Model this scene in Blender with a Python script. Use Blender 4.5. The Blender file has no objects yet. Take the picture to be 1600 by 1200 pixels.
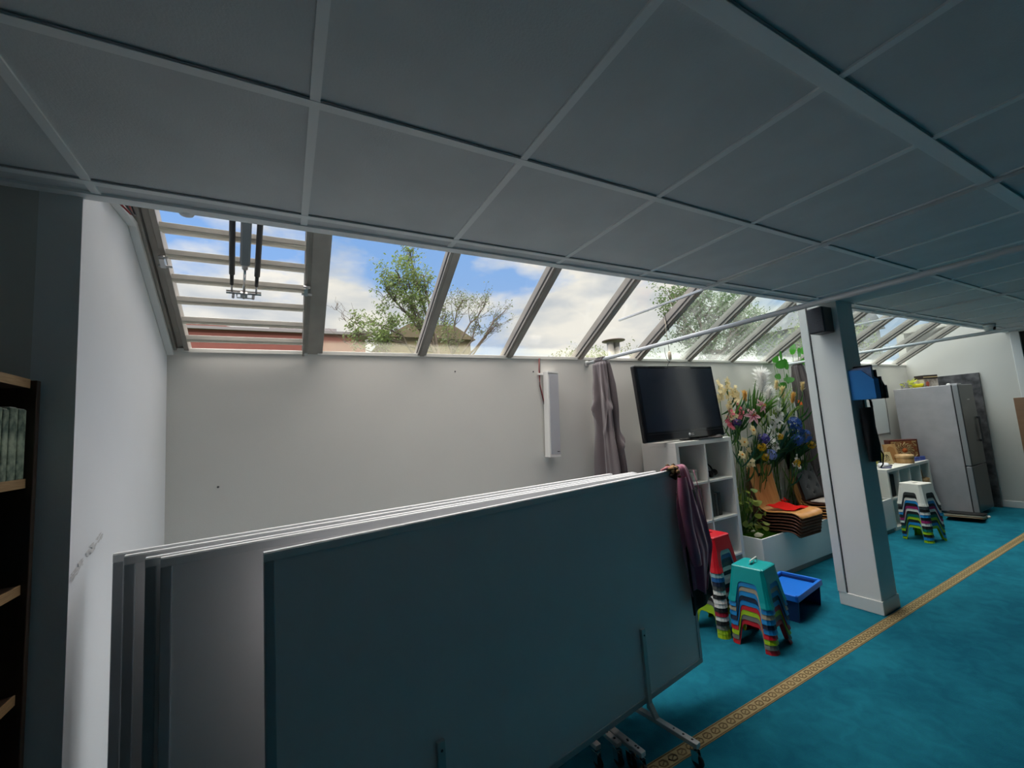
import bpy, bmesh, math, random
from mathutils import Vector, Matrix, noise
from math import sin, cos, pi, radians
random.seed(7)
SC = bpy.context.scene
COL = SC.collection

# ------------------------------------------------------------------ camera
def make_camera():
    yaw, pitch, roll, f = 0.5015, 0.1035, -0.0706, 655.94
    fw = Vector((sin(yaw)*cos(pitch), cos(yaw)*cos(pitch), sin(pitch)))
    r0 = Vector((cos(yaw), -sin(yaw), 0)); u0 = r0.cross(fw)
    r = r0*cos(roll)+u0*sin(roll); u = -r0*sin(roll)+u0*cos(roll)
    cd = bpy.data.cameras.new('camera'); co = bpy.data.objects.new('camera', cd); COL.objects.link(co)
    cd.sensor_fit = 'HORIZONTAL'; cd.sensor_width = 36; cd.lens = f/1600*36; cd.clip_start = .02; cd.clip_end = 500
    M = Matrix((r, u, -fw)).transposed().to_4x4(); M.translation = (.5622, 0, 1.597)
    co.matrix_world = M
    SC.camera = co
make_camera()

# ------------------------------------------------------------------ view, sky, sun
SC.view_settings.view_transform = 'Standard'
SC.view_settings.look = 'None'
SC.view_settings.exposure = 0.02
SC.view_settings.gamma = 1
SC.view_settings.use_curve_mapping = False
SC.cycles.max_bounces = 14
SC.cycles.diffuse_bounces = 8
SC.cycles.transparent_max_bounces = 24
SC.cycles.sample_clamp_indirect = 6.0

def make_world():
    w = bpy.data.worlds.new('sky'); SC.world = w; w.use_nodes = True
    nt = w.node_tree; N = nt.nodes; L = nt.links; N.clear()
    out = N.new('ShaderNodeOutputWorld'); bg = N.new('ShaderNodeBackground')
    tc = N.new('ShaderNodeTexCoord'); sep = N.new('ShaderNodeSeparateXYZ')
    L.new(tc.outputs['Generated'], sep.inputs[0])
    # flatten the direction onto a cloud layer
    mp = N.new('ShaderNodeMapping'); mp.inputs['Scale'].default_value = (1, 1, 2.4)
    mp.inputs['Location'].default_value = SKYLOC
    L.new(tc.outputs['Generated'], mp.inputs['Vector'])
    n1 = N.new('ShaderNodeTexNoise'); n1.inputs['Scale'].default_value = 2.6; n1.inputs['Detail'].default_value = 9; n1.inputs['Roughness'].default_value = .52
    L.new(mp.outputs[0], n1.inputs['Vector'])
    cr = N.new('ShaderNodeValToRGB'); cr.color_ramp.elements[0].position = .43; cr.color_ramp.elements[1].position = .54
    L.new(n1.outputs['Fac'], cr.inputs[0])
    n2 = N.new('ShaderNodeTexNoise'); n2.inputs['Scale'].default_value = 7; n2.inputs['Detail'].default_value = 6
    L.new(mp.outputs[0], n2.inputs['Vector'])
    cc = N.new('ShaderNodeValToRGB')
    cc.color_ramp.elements[0].position = .32; cc.color_ramp.elements[0].color = (.58, .62, .66, 1)
    cc.color_ramp.elements[1].position = .62; cc.color_ramp.elements[1].color = (.93, .90, .82, 1)
    L.new(n2.outputs['Fac'], cc.inputs[0])
    sky = N.new('ShaderNodeValToRGB')
    sky.color_ramp.elements[0].position = .02; sky.color_ramp.elements[0].color = (.42, .60, .85, 1)
    sky.color_ramp.elements[1].position = .6; sky.color_ramp.elements[1].color = (.16, .38, .85, 1)
    L.new(sep.outputs['Z'], sky.inputs[0])
    mix = N.new('ShaderNodeMixRGB'); L.new(cr.outputs['Color'], mix.inputs[0]); L.new(sky.outputs[0], mix.inputs[1]); L.new(cc.outputs[0], mix.inputs[2])
    # sky overhead, out of view, is boosted and whitened to light the room
    hi = N.new('ShaderNodeMapRange'); hi.inputs['From Min'].default_value = .5; hi.inputs['From Max'].default_value = .85; hi.interpolation_type = 'SMOOTHSTEP'
    L.new(sep.outputs['Z'], hi.inputs['Value'])
    mw = N.new('ShaderNodeMixRGB'); mw.inputs[2].default_value = (1.0, .92, .87, 1); L.new(hi.outputs[0], mw.inputs[0]); L.new(mix.outputs[0], mw.inputs[1])
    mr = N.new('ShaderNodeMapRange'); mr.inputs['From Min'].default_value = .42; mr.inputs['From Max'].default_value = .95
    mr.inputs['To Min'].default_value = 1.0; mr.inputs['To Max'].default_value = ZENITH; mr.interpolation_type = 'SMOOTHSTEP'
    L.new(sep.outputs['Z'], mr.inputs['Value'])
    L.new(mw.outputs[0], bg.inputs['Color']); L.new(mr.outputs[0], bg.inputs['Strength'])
    L.new(bg.outputs[0], out.inputs[0])
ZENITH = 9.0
SKYLOC = (1.3, .2, .4)
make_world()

def make_sun():
    ld = bpy.data.lights.new('sun', 'SUN'); ld.energy = 2.6; ld.angle = radians(3); ld.color = (1, .95, .86)
    lo = bpy.data.objects.new('sun', ld); COL.objects.link(lo)
    lo.rotation_euler = Vector((.35, 1, -.72)).to_track_quat('-Z', 'Y').to_euler()
    lo.location = (2, -20, 16)
make_sun()

# ------------------------------------------------------------------ materials
MATS = {}
def mat(name, col, rough=.6, metal=0, spec=.4, var=0, scale=8, bump=0, bscale=60, sheen=0, trans=0, col2=None, coat=0, emis=0):
    if name in MATS: return MATS[name]
    m = bpy.data.materials.new(name); m.use_nodes = True; MATS[name] = m
    nt = m.node_tree; N = nt.nodes; L = nt.links; b = N['Principled BSDF']
    b.inputs['Base Color'].default_value = (*col, 1); b.inputs['Roughness'].default_value = rough
    b.inputs['Metallic'].default_value = metal; b.inputs['Specular IOR Level'].default_value = spec
    if sheen: b.inputs['Sheen Weight'].default_value = sheen
    if coat: b.inputs['Coat Weight'].default_value = coat
    if trans: b.inputs['Subsurface Weight'].default_value = 0
    tc = N.new('ShaderNodeTexCoord')
    if var or col2:
        n = N.new('ShaderNodeTexNoise'); n.inputs['Scale'].default_value = scale; n.inputs['Detail'].default_value = 5
        L.new(tc.outputs['Object'], n.inputs['Vector'])
        r = N.new('ShaderNodeValToRGB'); r.color_ramp.elements[0].position = .35; r.color_ramp.elements[1].position = .65
        c2 = col2 or tuple(c*(1-var) for c in col)
        r.color_ramp.elements[0].color = (*c2, 1); r.color_ramp.elements[1].color = (*col, 1)
        L.new(n.outputs['Fac'], r.inputs[0]); L.new(r.outputs[0], b.inputs['Base Color'])
    if bump:
        n = N.new('ShaderNodeTexNoise'); n.inputs['Scale'].default_value = bscale; n.inputs['Detail'].default_value = 3
        L.new(tc.outputs['Object'], n.inputs['Vector'])
        bp = N.new('ShaderNodeBump'); bp.inputs['Strength'].default_value = bump; bp.inputs['Distance'].default_value = .01
        L.new(n.outputs['Fac'], bp.inputs['Height']); L.new(bp.outputs[0], b.inputs['Normal'])
    return m

def wood(name, c1, c2, scale=3, axis=(1, 8, 8), rough=.45):
    if name in MATS: return MATS[name]
    m = mat(name, c1, rough); nt = m.node_tree; N = nt.nodes; L = nt.links; b = N['Principled BSDF']
    tc = N.new('ShaderNodeTexCoord'); mp = N.new('ShaderNodeMapping'); mp.inputs['Scale'].default_value = axis
    L.new(tc.outputs['Object'], mp.inputs[0])
    n = N.new('ShaderNodeTexNoise'); n.inputs['Scale'].default_value = scale; n.inputs['Detail'].default_value = 7; n.inputs['Distortion'].default_value = .6
    L.new(mp.outputs[0], n.inputs['Vector'])
    r = N.new('ShaderNodeValToRGB'); r.color_ramp.elements[0].position = .35; r.color_ramp.elements[1].position = .68
    r.color_ramp.elements[0].color = (*c2, 1); r.color_ramp.elements[1].color = (*c1, 1)
    L.new(n.outputs['Fac'], r.inputs[0]); L.new(r.outputs[0], b.inputs['Base Color'])
    return m

def glass_mat(name, dirt=0.0, scale=(6, 1, 1), tint=(.985, .985, .98), dust=(.55, .56, .40)):
    if name in MATS: return MATS[name]
    m = bpy.data.materials.new(name); m.use_nodes = True; MATS[name] = m
    nt = m.node_tree; N = nt.nodes; L = nt.links; N.clear()
    out = N.new('ShaderNodeOutputMaterial')
    tr = N.new('ShaderNodeBsdfTransparent'); tr.inputs[0].default_value = (*tint, 1)
    gl = N.new('ShaderNodeBsdfGlossy'); gl.inputs['Roughness'].default_value = .03
    lw = N.new('ShaderNodeLayerWeight'); pw = N.new('ShaderNodeMath'); pw.operation = 'POWER'; pw.inputs[1].default_value = 5
    fr = N.new('ShaderNodeMath'); fr.operation = 'MULTIPLY_ADD'; fr.inputs[1].default_value = .35; fr.inputs[2].default_value = .025
    L.new(lw.outputs['Facing'], pw.inputs[0]); L.new(pw.outputs[0], fr.inputs[0])
    mx = N.new('ShaderNodeMixShader'); L.new(fr.outputs[0], mx.inputs[0]); L.new(tr.outputs[0], mx.inputs[1]); L.new(gl.outputs[0], mx.inputs[2])
    # grime: smears over the pane and a film of dust along its lower edge
    tc = N.new('ShaderNodeTexCoord'); mp = N.new('ShaderNodeMapping'); mp.inputs['Scale'].default_value = scale
    L.new(tc.outputs['Object'], mp.inputs[0])
    n = N.new('ShaderNodeTexNoise'); n.inputs['Scale'].default_value = 2.2; n.inputs['Detail'].default_value = 6; n.inputs['Distortion'].default_value = 1.2
    L.new(mp.outputs[0], n.inputs['Vector'])
    mr = N.new('ShaderNodeMapRange'); mr.inputs['From Min'].default_value = .4; mr.inputs['From Max'].default_value = .75; mr.inputs['To Min'].default_value = .15*dirt; mr.inputs['To Max'].default_value = dirt
    L.new(n.outputs['Fac'], mr.inputs['Value'])
    sp = N.new('ShaderNodeSeparateXYZ'); L.new(tc.outputs['Object'], sp.inputs[0])
    lo = N.new('ShaderNodeMapRange'); lo.inputs['From Min'].default_value = .09; lo.inputs['From Max'].default_value = .125; lo.inputs['To Min'].default_value = .07 if dirt else 0; lo.inputs['To Max'].default_value = 0
    L.new(sp.outputs['Y'], lo.inputs['Value'])
    ad = N.new('ShaderNodeMath'); ad.operation = 'ADD'; ad.use_clamp = True; L.new(mr.outputs[0], ad.inputs[0]); L.new(lo.outputs[0], ad.inputs[1])
    df = N.new('ShaderNodeBsdfTranslucent'); df.inputs[0].default_value = (*dust, 1)
    m2 = N.new('ShaderNodeMixShader'); L.new(ad.outputs[0], m2.inputs[0]); L.new(mx.outputs[0], m2.inputs[1]); L.new(df.outputs[0], m2.inputs[2])
    L.new(m2.outputs[0], out.inputs[0])
    return m

def leaf_mat(name, c1, c2=None, rough=.5, scale=6):
    if name in MATS: return MATS[name]
    m = mat(name, c1, rough, col2=c2 or tuple(c*.6 for c in c1), scale=scale)
    nt = m.node_tree; N = nt.nodes; L = nt.links; b = N['Principled BSDF']; out = N['Material Output']
    t = N.new('ShaderNodeBsdfTranslucent'); t.inputs[0].default_value = (*[min(1, c*1.3) for c in c1], 1)
    mx = N.new('ShaderNodeMixShader'); mx.inputs[0].default_value = .35
    L.new(b.outputs[0], mx.inputs[1]); L.new(t.outputs[0], mx.inputs[2]); L.new(mx.outputs[0], out.inputs[0])
    return m

M_wall = mat('wall_paint', (.66, .655, .62), .75, var=.05, scale=1.3, bump=.05, bscale=180)
M_wallL = mat('wall_paint_white', (.80, .82, .83), .7, var=.04, scale=1.5, bump=.05, bscale=160)
M_trim = mat('trim_white', (.74, .75, .74), .5)
M_tile = mat('ceiling_tile', (.72, .74, .755), .95, var=.07, scale=5, bump=.12, bscale=160)
M_grid = mat('grid_bar', (.90, .92, .93), .55)
M_alu = mat('anodised_aluminium', (.38, .35, .31), .45, metal=.35, var=.2, scale=6)
M_aluL = mat('aluminium_light', (.62, .59, .53), .45, metal=.2, var=.1, scale=10)
M_gasket = mat('rubber_gasket', (.03, .03, .03), .6)
M_steel = mat('steel', (.5, .5, .5), .3, metal=.9)
M_chrome = mat('chrome', (.75, .75, .75), .15, metal=1)
M_white = mat('white_laminate', (.80, .79, .75), .4, var=.03, scale=3)
M_board = mat('board_panel', (.88, .88, .89), .42, var=.05, scale=2)
M_frame = mat('board_frame', (.42, .46, .49), .42, metal=.2)
M_frameT = mat('board_rail_skylit', (.80, .82, .83), .4)  # lighter than the frame: skylight on the top edges put into the colour
M_black = mat('black_plastic', (.016, .016, .018), .35)
M_blackM = mat('black_matte', (.012, .012, .013), .8)
M_grey = mat('grey_enamel', (.46, .45, .48), .38, metal=.3, var=.12, scale=5)
M_greyD = mat('grey_enamel_dark', (.07, .075, .08), .4)
M_rod = mat('rod_enamel', (.62, .66, .68), .35, metal=.2)
M_curtain = mat('curtain_satin', (.135, .112, .118), .42, sheen=.4, var=.12, scale=3)
M_red = mat('red_cloth', (.55, .008, .006), .85, spec=.1)

# ------------------------------------------------------------------ mesh builders
class MB:
    def __init__(s, T=None): s.v = []; s.f = []; s.m = []; s.s = []; s.T = T
    def add(s, vs, fs, mi=0, smooth=False):
        o = len(s.v)
        s.v += [tuple(s.T @ Vector(p)) if s.T else tuple(p) for p in vs]
        s.f += [tuple(i+o for i in f) for f in fs]; s.m += [mi]*len(fs); s.s += [smooth]*len(fs)
        return s
    def box(s, x0, x1, y0, y1, z0, z1, mi=0):
        vs = [(x, y, z) for z in (z0, z1) for y in (y0, y1) for x in (x0, x1)]
        return s.add(vs, [(0, 2, 3, 1), (4, 5, 7, 6), (0, 1, 5, 4), (2, 6, 7, 3), (0, 4, 6, 2), (1, 3, 7, 5)], mi)
    def obox(s, c, d, R, mi=0):
        vs = [Vector(c)+R @ Vector((x*d[0]/2, y*d[1]/2, z*d[2]/2)) for z in (-1, 1) for y in (-1, 1) for x in (-1, 1)]
        return s.add(vs, [(0, 2, 3, 1), (4, 5, 7, 6), (0, 1, 5, 4), (2, 6, 7, 3), (0, 4, 6, 2), (1, 3, 7, 5)], mi)
    def bar(s, a, b, w, h, up=(0, 0, 1), mi=0):
        a = Vector(a); b = Vector(b); d = (b-a); l = d.length; d.normalize()
        sx = d.cross(Vector(up)).normalized(); u = sx.cross(d)
        R = Matrix((sx, d, u)).transposed()
        return s.obox((a+b)/2, (w, l, h), R, mi)
    def tube(s, pts, r, n=8, mi=0, cap=True):
        pts = [Vector(p) for p in pts]; rs = r if isinstance(r, (list, tuple)) else [r]*len(pts)
        vs = []; fs = []; prev = None
        for i, p in enumerate(pts):
            d = (pts[min(i+1, len(pts)-1)]-pts[max(i-1, 0)]).normalized()
            if prev is None:
                a = d.orthogonal().normalized()
            else:
                a = (prev-d*prev.dot(d)).normalized()
            prev = a; b = d.cross(a)
            for k in range(n):
                t = 2*pi*k/n; vs.append(p+a*cos(t)*rs[i]+b*sin(t)*rs[i])
        for i in range(len(pts)-1):
            for k in range(n):
                fs.append((i*n+k, i*n+(k+1) % n, (i+1)*n+(k+1) % n, (i+1)*n+k))
        if cap: fs.append(tuple(range(n))[::-1]); fs.append(tuple(range((len(pts)-1)*n, len(pts)*n)))
        return s.add(vs, fs, mi, True)
    def lathe(s, prof, n=24, c=(0, 0, 0), R=None, mi=0, smooth=True):
        R = R or Matrix.Identity(3); c = Vector(c); vs = []; fs = []
        for (r, z) in prof:
            for k in range(n):
                t = 2*pi*k/n; vs.append(c+R @ Vector((r*cos(t), r*sin(t), z)))
        for i in range(len(prof)-1):
            for k in range(n): fs.append((i*n+k, i*n+(k+1) % n, (i+1)*n+(k+1) % n, (i+1)*n+k))
        fs.append(tuple(range(n))[::-1]); fs.append(tuple(range((len(prof)-1)*n, len(prof)*n)))
        return s.add(vs, fs, mi, smooth)
    def grid(s, fn, nu, nv, mi=0, smooth=True, closeu=False):
        vs = [fn(i/nu, j/nv) for j in range(nv+1) for i in range(nu+(0 if closeu else 1))]
        w = nu if closeu else nu+1
        fs = [(j*w+i, j*w+(i+1) % w, (j+1)*w+(i+1) % w, (j+1)*w+i) for j in range(nv) for i in range(nu)]
        return s.add(vs, fs, mi, smooth)
    def prism(s, poly, h0, h1, axis='z', mi=0):
        n = len(poly)
        def P(p, h):
            return {'z': (p[0], p[1], h), 'y': (p[0], h, p[1]), 'x': (h, p[0], p[1])}[axis]
        vs = [P(p, h0) for p in poly]+[P(p, h1) for p in poly]
        fs = [tuple(range(n))[::-1], tuple(range(n, 2*n))]+[(i, (i+1) % n, (i+1) % n+n, i+n) for i in range(n)]
        return s.add(vs, fs, mi)
    def ellipsoid(s, c, r, n=12, m=8, R=None, mi=0, jit=0):
        R = R or Matrix.Identity(3)
        def fn(u, v):
            t = 2*pi*u; ph = pi*(v*.98+.01)
            p = Vector((sin(ph)*cos(t), sin(ph)*sin(t), cos(ph)))
            k = 1+jit*noise.noise(p*2+Vector(c)*5)
            return Vector(c)+R @ Vector((p.x*r[0], p.y*r[1], p.z*r[2]))*k
        return s.grid(fn, n, m, mi, True, True)
    def build(s, name, mats, parent=None, loc=None, bevel=0, solid=0, sub=0, fix=True):
        me = bpy.data.meshes.new(name); me.from_pydata(s.v, [], s.f)
        if not isinstance(mats, (list, tuple)): mats = [mats]
        for m in mats: me.materials.append(m)
        me.polygons.foreach_set('material_index', s.m); me.polygons.foreach_set('use_smooth', s.s)
        if fix:
            b = bmesh.new(); b.from_mesh(me); bmesh.ops.recalc_face_normals(b, faces=b.faces); b.to_mesh(me); b.free()
        me.update()
        o = bpy.data.objects.new(name, me); COL.objects.link(o)
        if parent: o.parent = parent
        if loc: o.location = loc
        if solid:
            m = o.modifiers.new('thickness', 'SOLIDIFY'); m.thickness = solid; m.offset = 0
        if bevel:
            m = o.modifiers.new('bevel', 'BEVEL'); m.width = bevel; m.segments = 2; m.limit_method = 'ANGLE'; m.angle_limit = radians(40)
        if sub:
            m = o.modifiers.new('sub', 'SUBSURF'); m.levels = sub; m.render_levels = sub
        return o

def tag(o, label=None, cat=None, group=None, kind=None):
    if label: o['label'] = label
    if cat: o['category'] = cat
    if group: o['group'] = group
    if kind: o['kind'] = kind
    return o
def thing(name, label, cat, loc=(0, 0, 0), rz=0, group=None):
    o = bpy.data.objects.new(name, None); COL.objects.link(o); o.empty_display_size = .05
    o.location = loc; o.rotation_euler = (0, 0, rz)
    return tag(o, label, cat, group)
def struct(o): o['kind'] = 'structure'; return o
def kids(o): return [c for c in bpy.data.objects if c.parent == o]
def copy_tree(o, parent=None):
    c = o.copy(); COL.objects.link(c); c.parent = parent
    for k in kids(o): copy_tree(k, c)
    return c
def rotz(a): return Matrix.Rotation(a, 3, 'Z')

# ------------------------------------------------------------------ dimensions
H = 2.44; YD = 1.767; YB = 2.904; ZT = 2.147; XR = 9.5; XL = -.42; SL = .60; YN = -5.0
def roofz(y): return ZT+SL*(YB-y)

# ------------------------------------------------------------------ floor
def floor_mat():
    m = mat('teal_carpet', (.012, .17, .27), .97, spec=.1); nt = m.node_tree; N = nt.nodes; L = nt.links; b = N['Principled BSDF']
    tc = N.new('ShaderNodeTexCoord')
    n1 = N.new('ShaderNodeTexNoise'); n1.inputs['Scale'].default_value = 2.2; n1.inputs['Detail'].default_value = 4
    n2 = N.new('ShaderNodeTexNoise'); n2.inputs['Scale'].default_value = 220; n2.inputs['Detail'].default_value = 2
    L.new(tc.outputs['Object'], n1.inputs[0]); L.new(tc.outputs['Object'], n2.inputs[0])
    r = N.new('ShaderNodeValToRGB'); r.color_ramp.elements[0].position = .38; r.color_ramp.elements[1].position = .64
    r.color_ramp.elements[0].color = (.006, .125, .195, 1); r.color_ramp.elements[1].color = (.013, .20, .285, 1)
    n3 = N.new('ShaderNodeTexNoise'); n3.inputs['Scale'].default_value = 9; n3.inputs['Detail'].default_value = 6; n3.inputs['Distortion'].default_value = 1
    L.new(tc.outputs['Object'], n3.inputs[0])
    av = N.new('ShaderNodeMath'); av.operation = 'MULTIPLY_ADD'; av.inputs[1].default_value = .45
    h5 = N.new('ShaderNodeMath'); h5.operation = 'MULTIPLY'; h5.inputs[1].default_value = .55
    L.new(n1.outputs['Fac'], h5.inputs[0]); L.new(n3.outputs['Fac'], av.inputs[0]); L.new(h5.outputs[0], av.inputs[2])
    L.new(av.outputs[0], r.inputs[0])
    mx = N.new('ShaderNodeMixRGB'); mx.blend_type = 'MULTIPLY'; mx.inputs[0].default_value = .35
    L.new(r.outputs[0], mx.inputs[1]); L.new(n2.outputs['Color'], mx.inputs[2])
    L.new(mx.outputs[0], b.inputs['Base Color'])
    bp = N.new('ShaderNodeBump'); bp.inputs['Strength'].default_value = .5; bp.inputs['Distance'].default_value = .004
    L.new(n2.outputs['Fac'], bp.inputs['Height']); L.new(bp.outputs[0], b.inputs['Normal'])
    return m
M_floor = floor_mat()
struct(MB().box(XL-.1, XR+2.2, YN-.1, YB+.1, -.12, 0).build('floor', M_floor))

def stripe():
    gold = mat('stripe_gold', (.36, .27, .13), .9, var=.15, scale=60)
    dark = mat('stripe_brown', (.17, .115, .05), .9, var=.2, scale=60)
    x0, x1, y0, y1 = XL, XR, 1.548, 1.622
    b = MB(); b.box(x0, x1, y0, y1, 0, .0025)
    n = 0; x = x0+.03
    p = .062
    yc = (y0+y1)/2
    while x < x1-.05:                       # a chain of elongated hexagon links
        h = .017; hl = .024
        pts = [(x-hl, yc), (x-hl*.5, yc+h), (x+hl*.5, yc+h), (x+hl, yc), (x+hl*.5, yc-h), (x-hl*.5, yc-h)]
        for k in range(6):
            a, c = pts[k], pts[(k+1) % 6]
            b.bar((a[0], a[1], .003), (c[0], c[1], .003), .0055, .002, mi=1)
        b.bar((x-hl*.4, yc-h*.35, .003), (x+hl*.4, yc+h*.35, .003), .006, .002, mi=1)
        x += p
    for yy in (y0+.006, y1-.006): b.bar((x0, yy, .003), (x1, yy, .003), .004, .002, mi=1)
    o = b.build('trim_1', [gold, dark]); struct(o); tag(o, 'gold chain-patterned stripe woven into the teal carpet')
stripe()

# ------------------------------------------------------------------ walls
struct(MB().box(-.12, XR+.12, YB, YB+.12, 0, ZT).build('wall_back', M_wall))
struct(MB().prism([(YD, 0), (YB, 0), (YB, roofz(YB)+.09), (YD, roofz(YD)+.09)], -.10, 0, 'x').build('wall_left', M_wallL))
struct(MB().box(XL-.1, -.10, YD, YD+.10, 0, H).build('wall_left_return', M_wall))
struct(MB().box(XL-.1, XL, YN, YD, 0, H).build('wall_left_far', M_wall))
struct(MB().box(XL-.1, XR+.1, YN-.1, YN, 0, H).build('wall_near', M_wall))
# right wall, with a doorway nearer the camera
DY0, DY1, DZ = .75, 1.695, 2.425
w = MB(); w.prism([(DY1, 0), (YB, 0), (YB, roofz(YB)+.09), (YD, roofz(YD)+.09), (DY1, H)], XR, XR+.12, 'x')
w.box(XR, XR+.12, DY0, DY1, DZ, H); w.box(XR, XR+.12, YN, DY0, 0, H)
struct(w.build('wall_right', M_wall))
w = MB(); w.box(XR-.015, XR+.12, DY1-.04, DY1+.05, 0, DZ+.05); w.box(XR-.015, XR+.12, DY0-.05, DY0+.04, 0, DZ+.05); w.box(XR-.015, XR+.12, DY0, DY1, DZ, DZ+.05)
o = struct(w.build('door_1', M_trim, bevel=.004)); MB().box(XR+.03, XR+.06, DY0+.04, DY1-.04, 0, DZ).build('door_leaf', mat('dark_door', (.055, .045, .035), .6), o)
# skirting
b = MB(); b.box(XR-.014, XR, DY1+.05, YB, 0, .09); struct(b.build('baseboard_right', M_trim, bevel=.003))
b = MB(); b.box(0, XR, YB-.014, YB, 0, .09); struct(b.build('baseboard_back', M_trim, bevel=.003))
# coping on the back wall under the glass
struct(MB().box(0, XR, YB-.012, YB+.16, ZT-.004, ZT+.022).build('trim_2', mat('sill', (.66, .66, .62), .6), bevel=.003))

# ------------------------------------------------------------------ ceiling (suspended tiles) and the solid roof above
def ceiling():
    T = .6; X0 = .64; Y0 = 1.07
    xs = [X0+i*T for i in range(-2, 16)]; xs = [XL]+[x for x in xs if XL < x < XR]+[XR]
    ys = [Y0+j*T for j in range(-11, 2)]; ys = [YN]+[y for y in ys if YN < y < YD]
    c = MB()
    for i in range(len(xs)-1):
        for j in range(len(ys)-1):
            c.box(xs[i], xs[i+1], ys[j], ys[j+1], H+.004, H+.02)
    c.box(XL, XR, ys[-1], YD, H+.004, H+.02)
    struct(c.build('ceiling', M_tile))
    g = MB()
    for x in xs[1:-1]: g.box(x-.012, x+.012, YN, YD-.002, H-.002, H+.006)
    for y in ys[1:]:
        w = .014 if abs(y-(Y0-T)) > .01 else .024
        g.box(XL, XR, y-w, y+w*.8, H-.003, H+.0055)
    struct(g.build('trim_3', M_grid)); 
    e = MB(); e.box(XL, XR, YD-.03, YD+.012, H-.006, H+.03); e.box(XL, XR, YD, YD+.012, H, roofz(YD)+.12)
    struct(e.build('trim_4', M_grid))
    for y in ys[1:]:
        pass
    s = MB()
    for y in ys[1:]:
        w = .014 if abs(y-(Y0-T)) > .01 else .024
        s.box(XL, XR, y-w-.004, y-w, H-.0005, H+.003)
    struct(s.build('trim_5', mat('grid_shadow_line', (.36, .37, .38), .9)))  # grey strips paint the shadow line along each bar's near side
    r = MB(); r.box(XL-.1, XR+2.3, YN-.2, YD+.01, H+.25, H+.45); r.box(XL-.1, XR+.2, YD-.12, YD+.01, H+.45, 4.3)  # unseen upper wall added above the roof to keep sun off the glazing
    r.box(XL-.12, XL-.1, YN, YB, 0, H+.3); r.box(XR+2.25, XR+2.3, YN, YB+.1, 0, H+.3); r.box(XR+.12, XR+2.3, YB, YB+.1, 0, H+.3)
    r.box(XR+.12, XR+2.3, YD, YB+.1, H+.25, H+.35)
    struct(r.build('wall_outer', mat('roof_render', (.5, .48, .44), .9)))
ceiling()

# ------------------------------------------------------------------ glazed roof
RD = Vector((0, -1, SL)).normalized(); RN = Vector((0, SL, 1)).normalized()
RX = [.7267+.706*i for i in range(13)]
YT = YD+.012
LEN = (YB-YT)*math.hypot(1, SL)
GD = .066
def rafter(x, w=.075, d=.11, name='trim_6'):
    d = GD
    a = Vector((x, YB+.06, roofz(YB+.06)))+RN*(d); b = Vector((x, YT, roofz(YT)))+RN*(d)
    o = MB(); o.bar(a-RN*d/2, b-RN*d/2, w, d, up=RN)
    o.bar(a+RN*.012, b+RN*.012, w*.8, .02, up=RN)
    o.bar(a-RN*(d+.003)+RD*.08, b-RN*(d+.003), w*.5, .008, up=RN, mi=0)
    o.bar(a-RN*(d*.3)+Vector((w/2, 0, 0)), b-RN*(d*.3)+Vector((w/2, 0, 0)), .006, .012, up=RN, mi=1)
    o.bar(a-RN*(d*.62)-Vector((w/2, 0, 0)), b-RN*(d*.62)-Vector((w/2, 0, 0)), .006, .012, up=RN, mi=1)
    ob = struct(o.build(name, [M_alu, M_gasket])); tag(ob, 'sloping aluminium glazing bar'); return ob
for i, x in enumerate(RX):
    rafter(x, .115 if i == 0 else .062, .085 if i == 0 else .06, 'trim_%d' % (6+i))
def pane(i, x0, x1, m):
    # local frame: X across, Y up the slope from the wall, Z normal
    ob = MB().box(0, x1-x0, 0, LEN+.05, -.004, .004).build('window_%d' % (i+2), m)
    ob.matrix_world = Matrix.Translation(Vector((x0, YB+.04, roofz(YB+.04)))+RN*(GD-.01)) @ Matrix((Vector((1, 0, 0)), RD, RN)).transposed().to_4x4()
    struct(ob)
dirt = [0, 0, 0, 0, .3, .45, .4, .4, .4, .45, .45, .4]
gm = {0: glass_mat('glass_clean', .006, (1, 1, 1)), 1: glass_mat('glass_smeared', .075, (5, 1.1, 1), tint=(.90, .95, .93), dust=(.70, .74, .70))}
for i in range(12):
    pane(i, RX[i]+.02, RX[i+1]-.02, gm[1] if i >= 4 else gm[0])
pane(12, RX[12]+.02, XR, gm[1])

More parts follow.
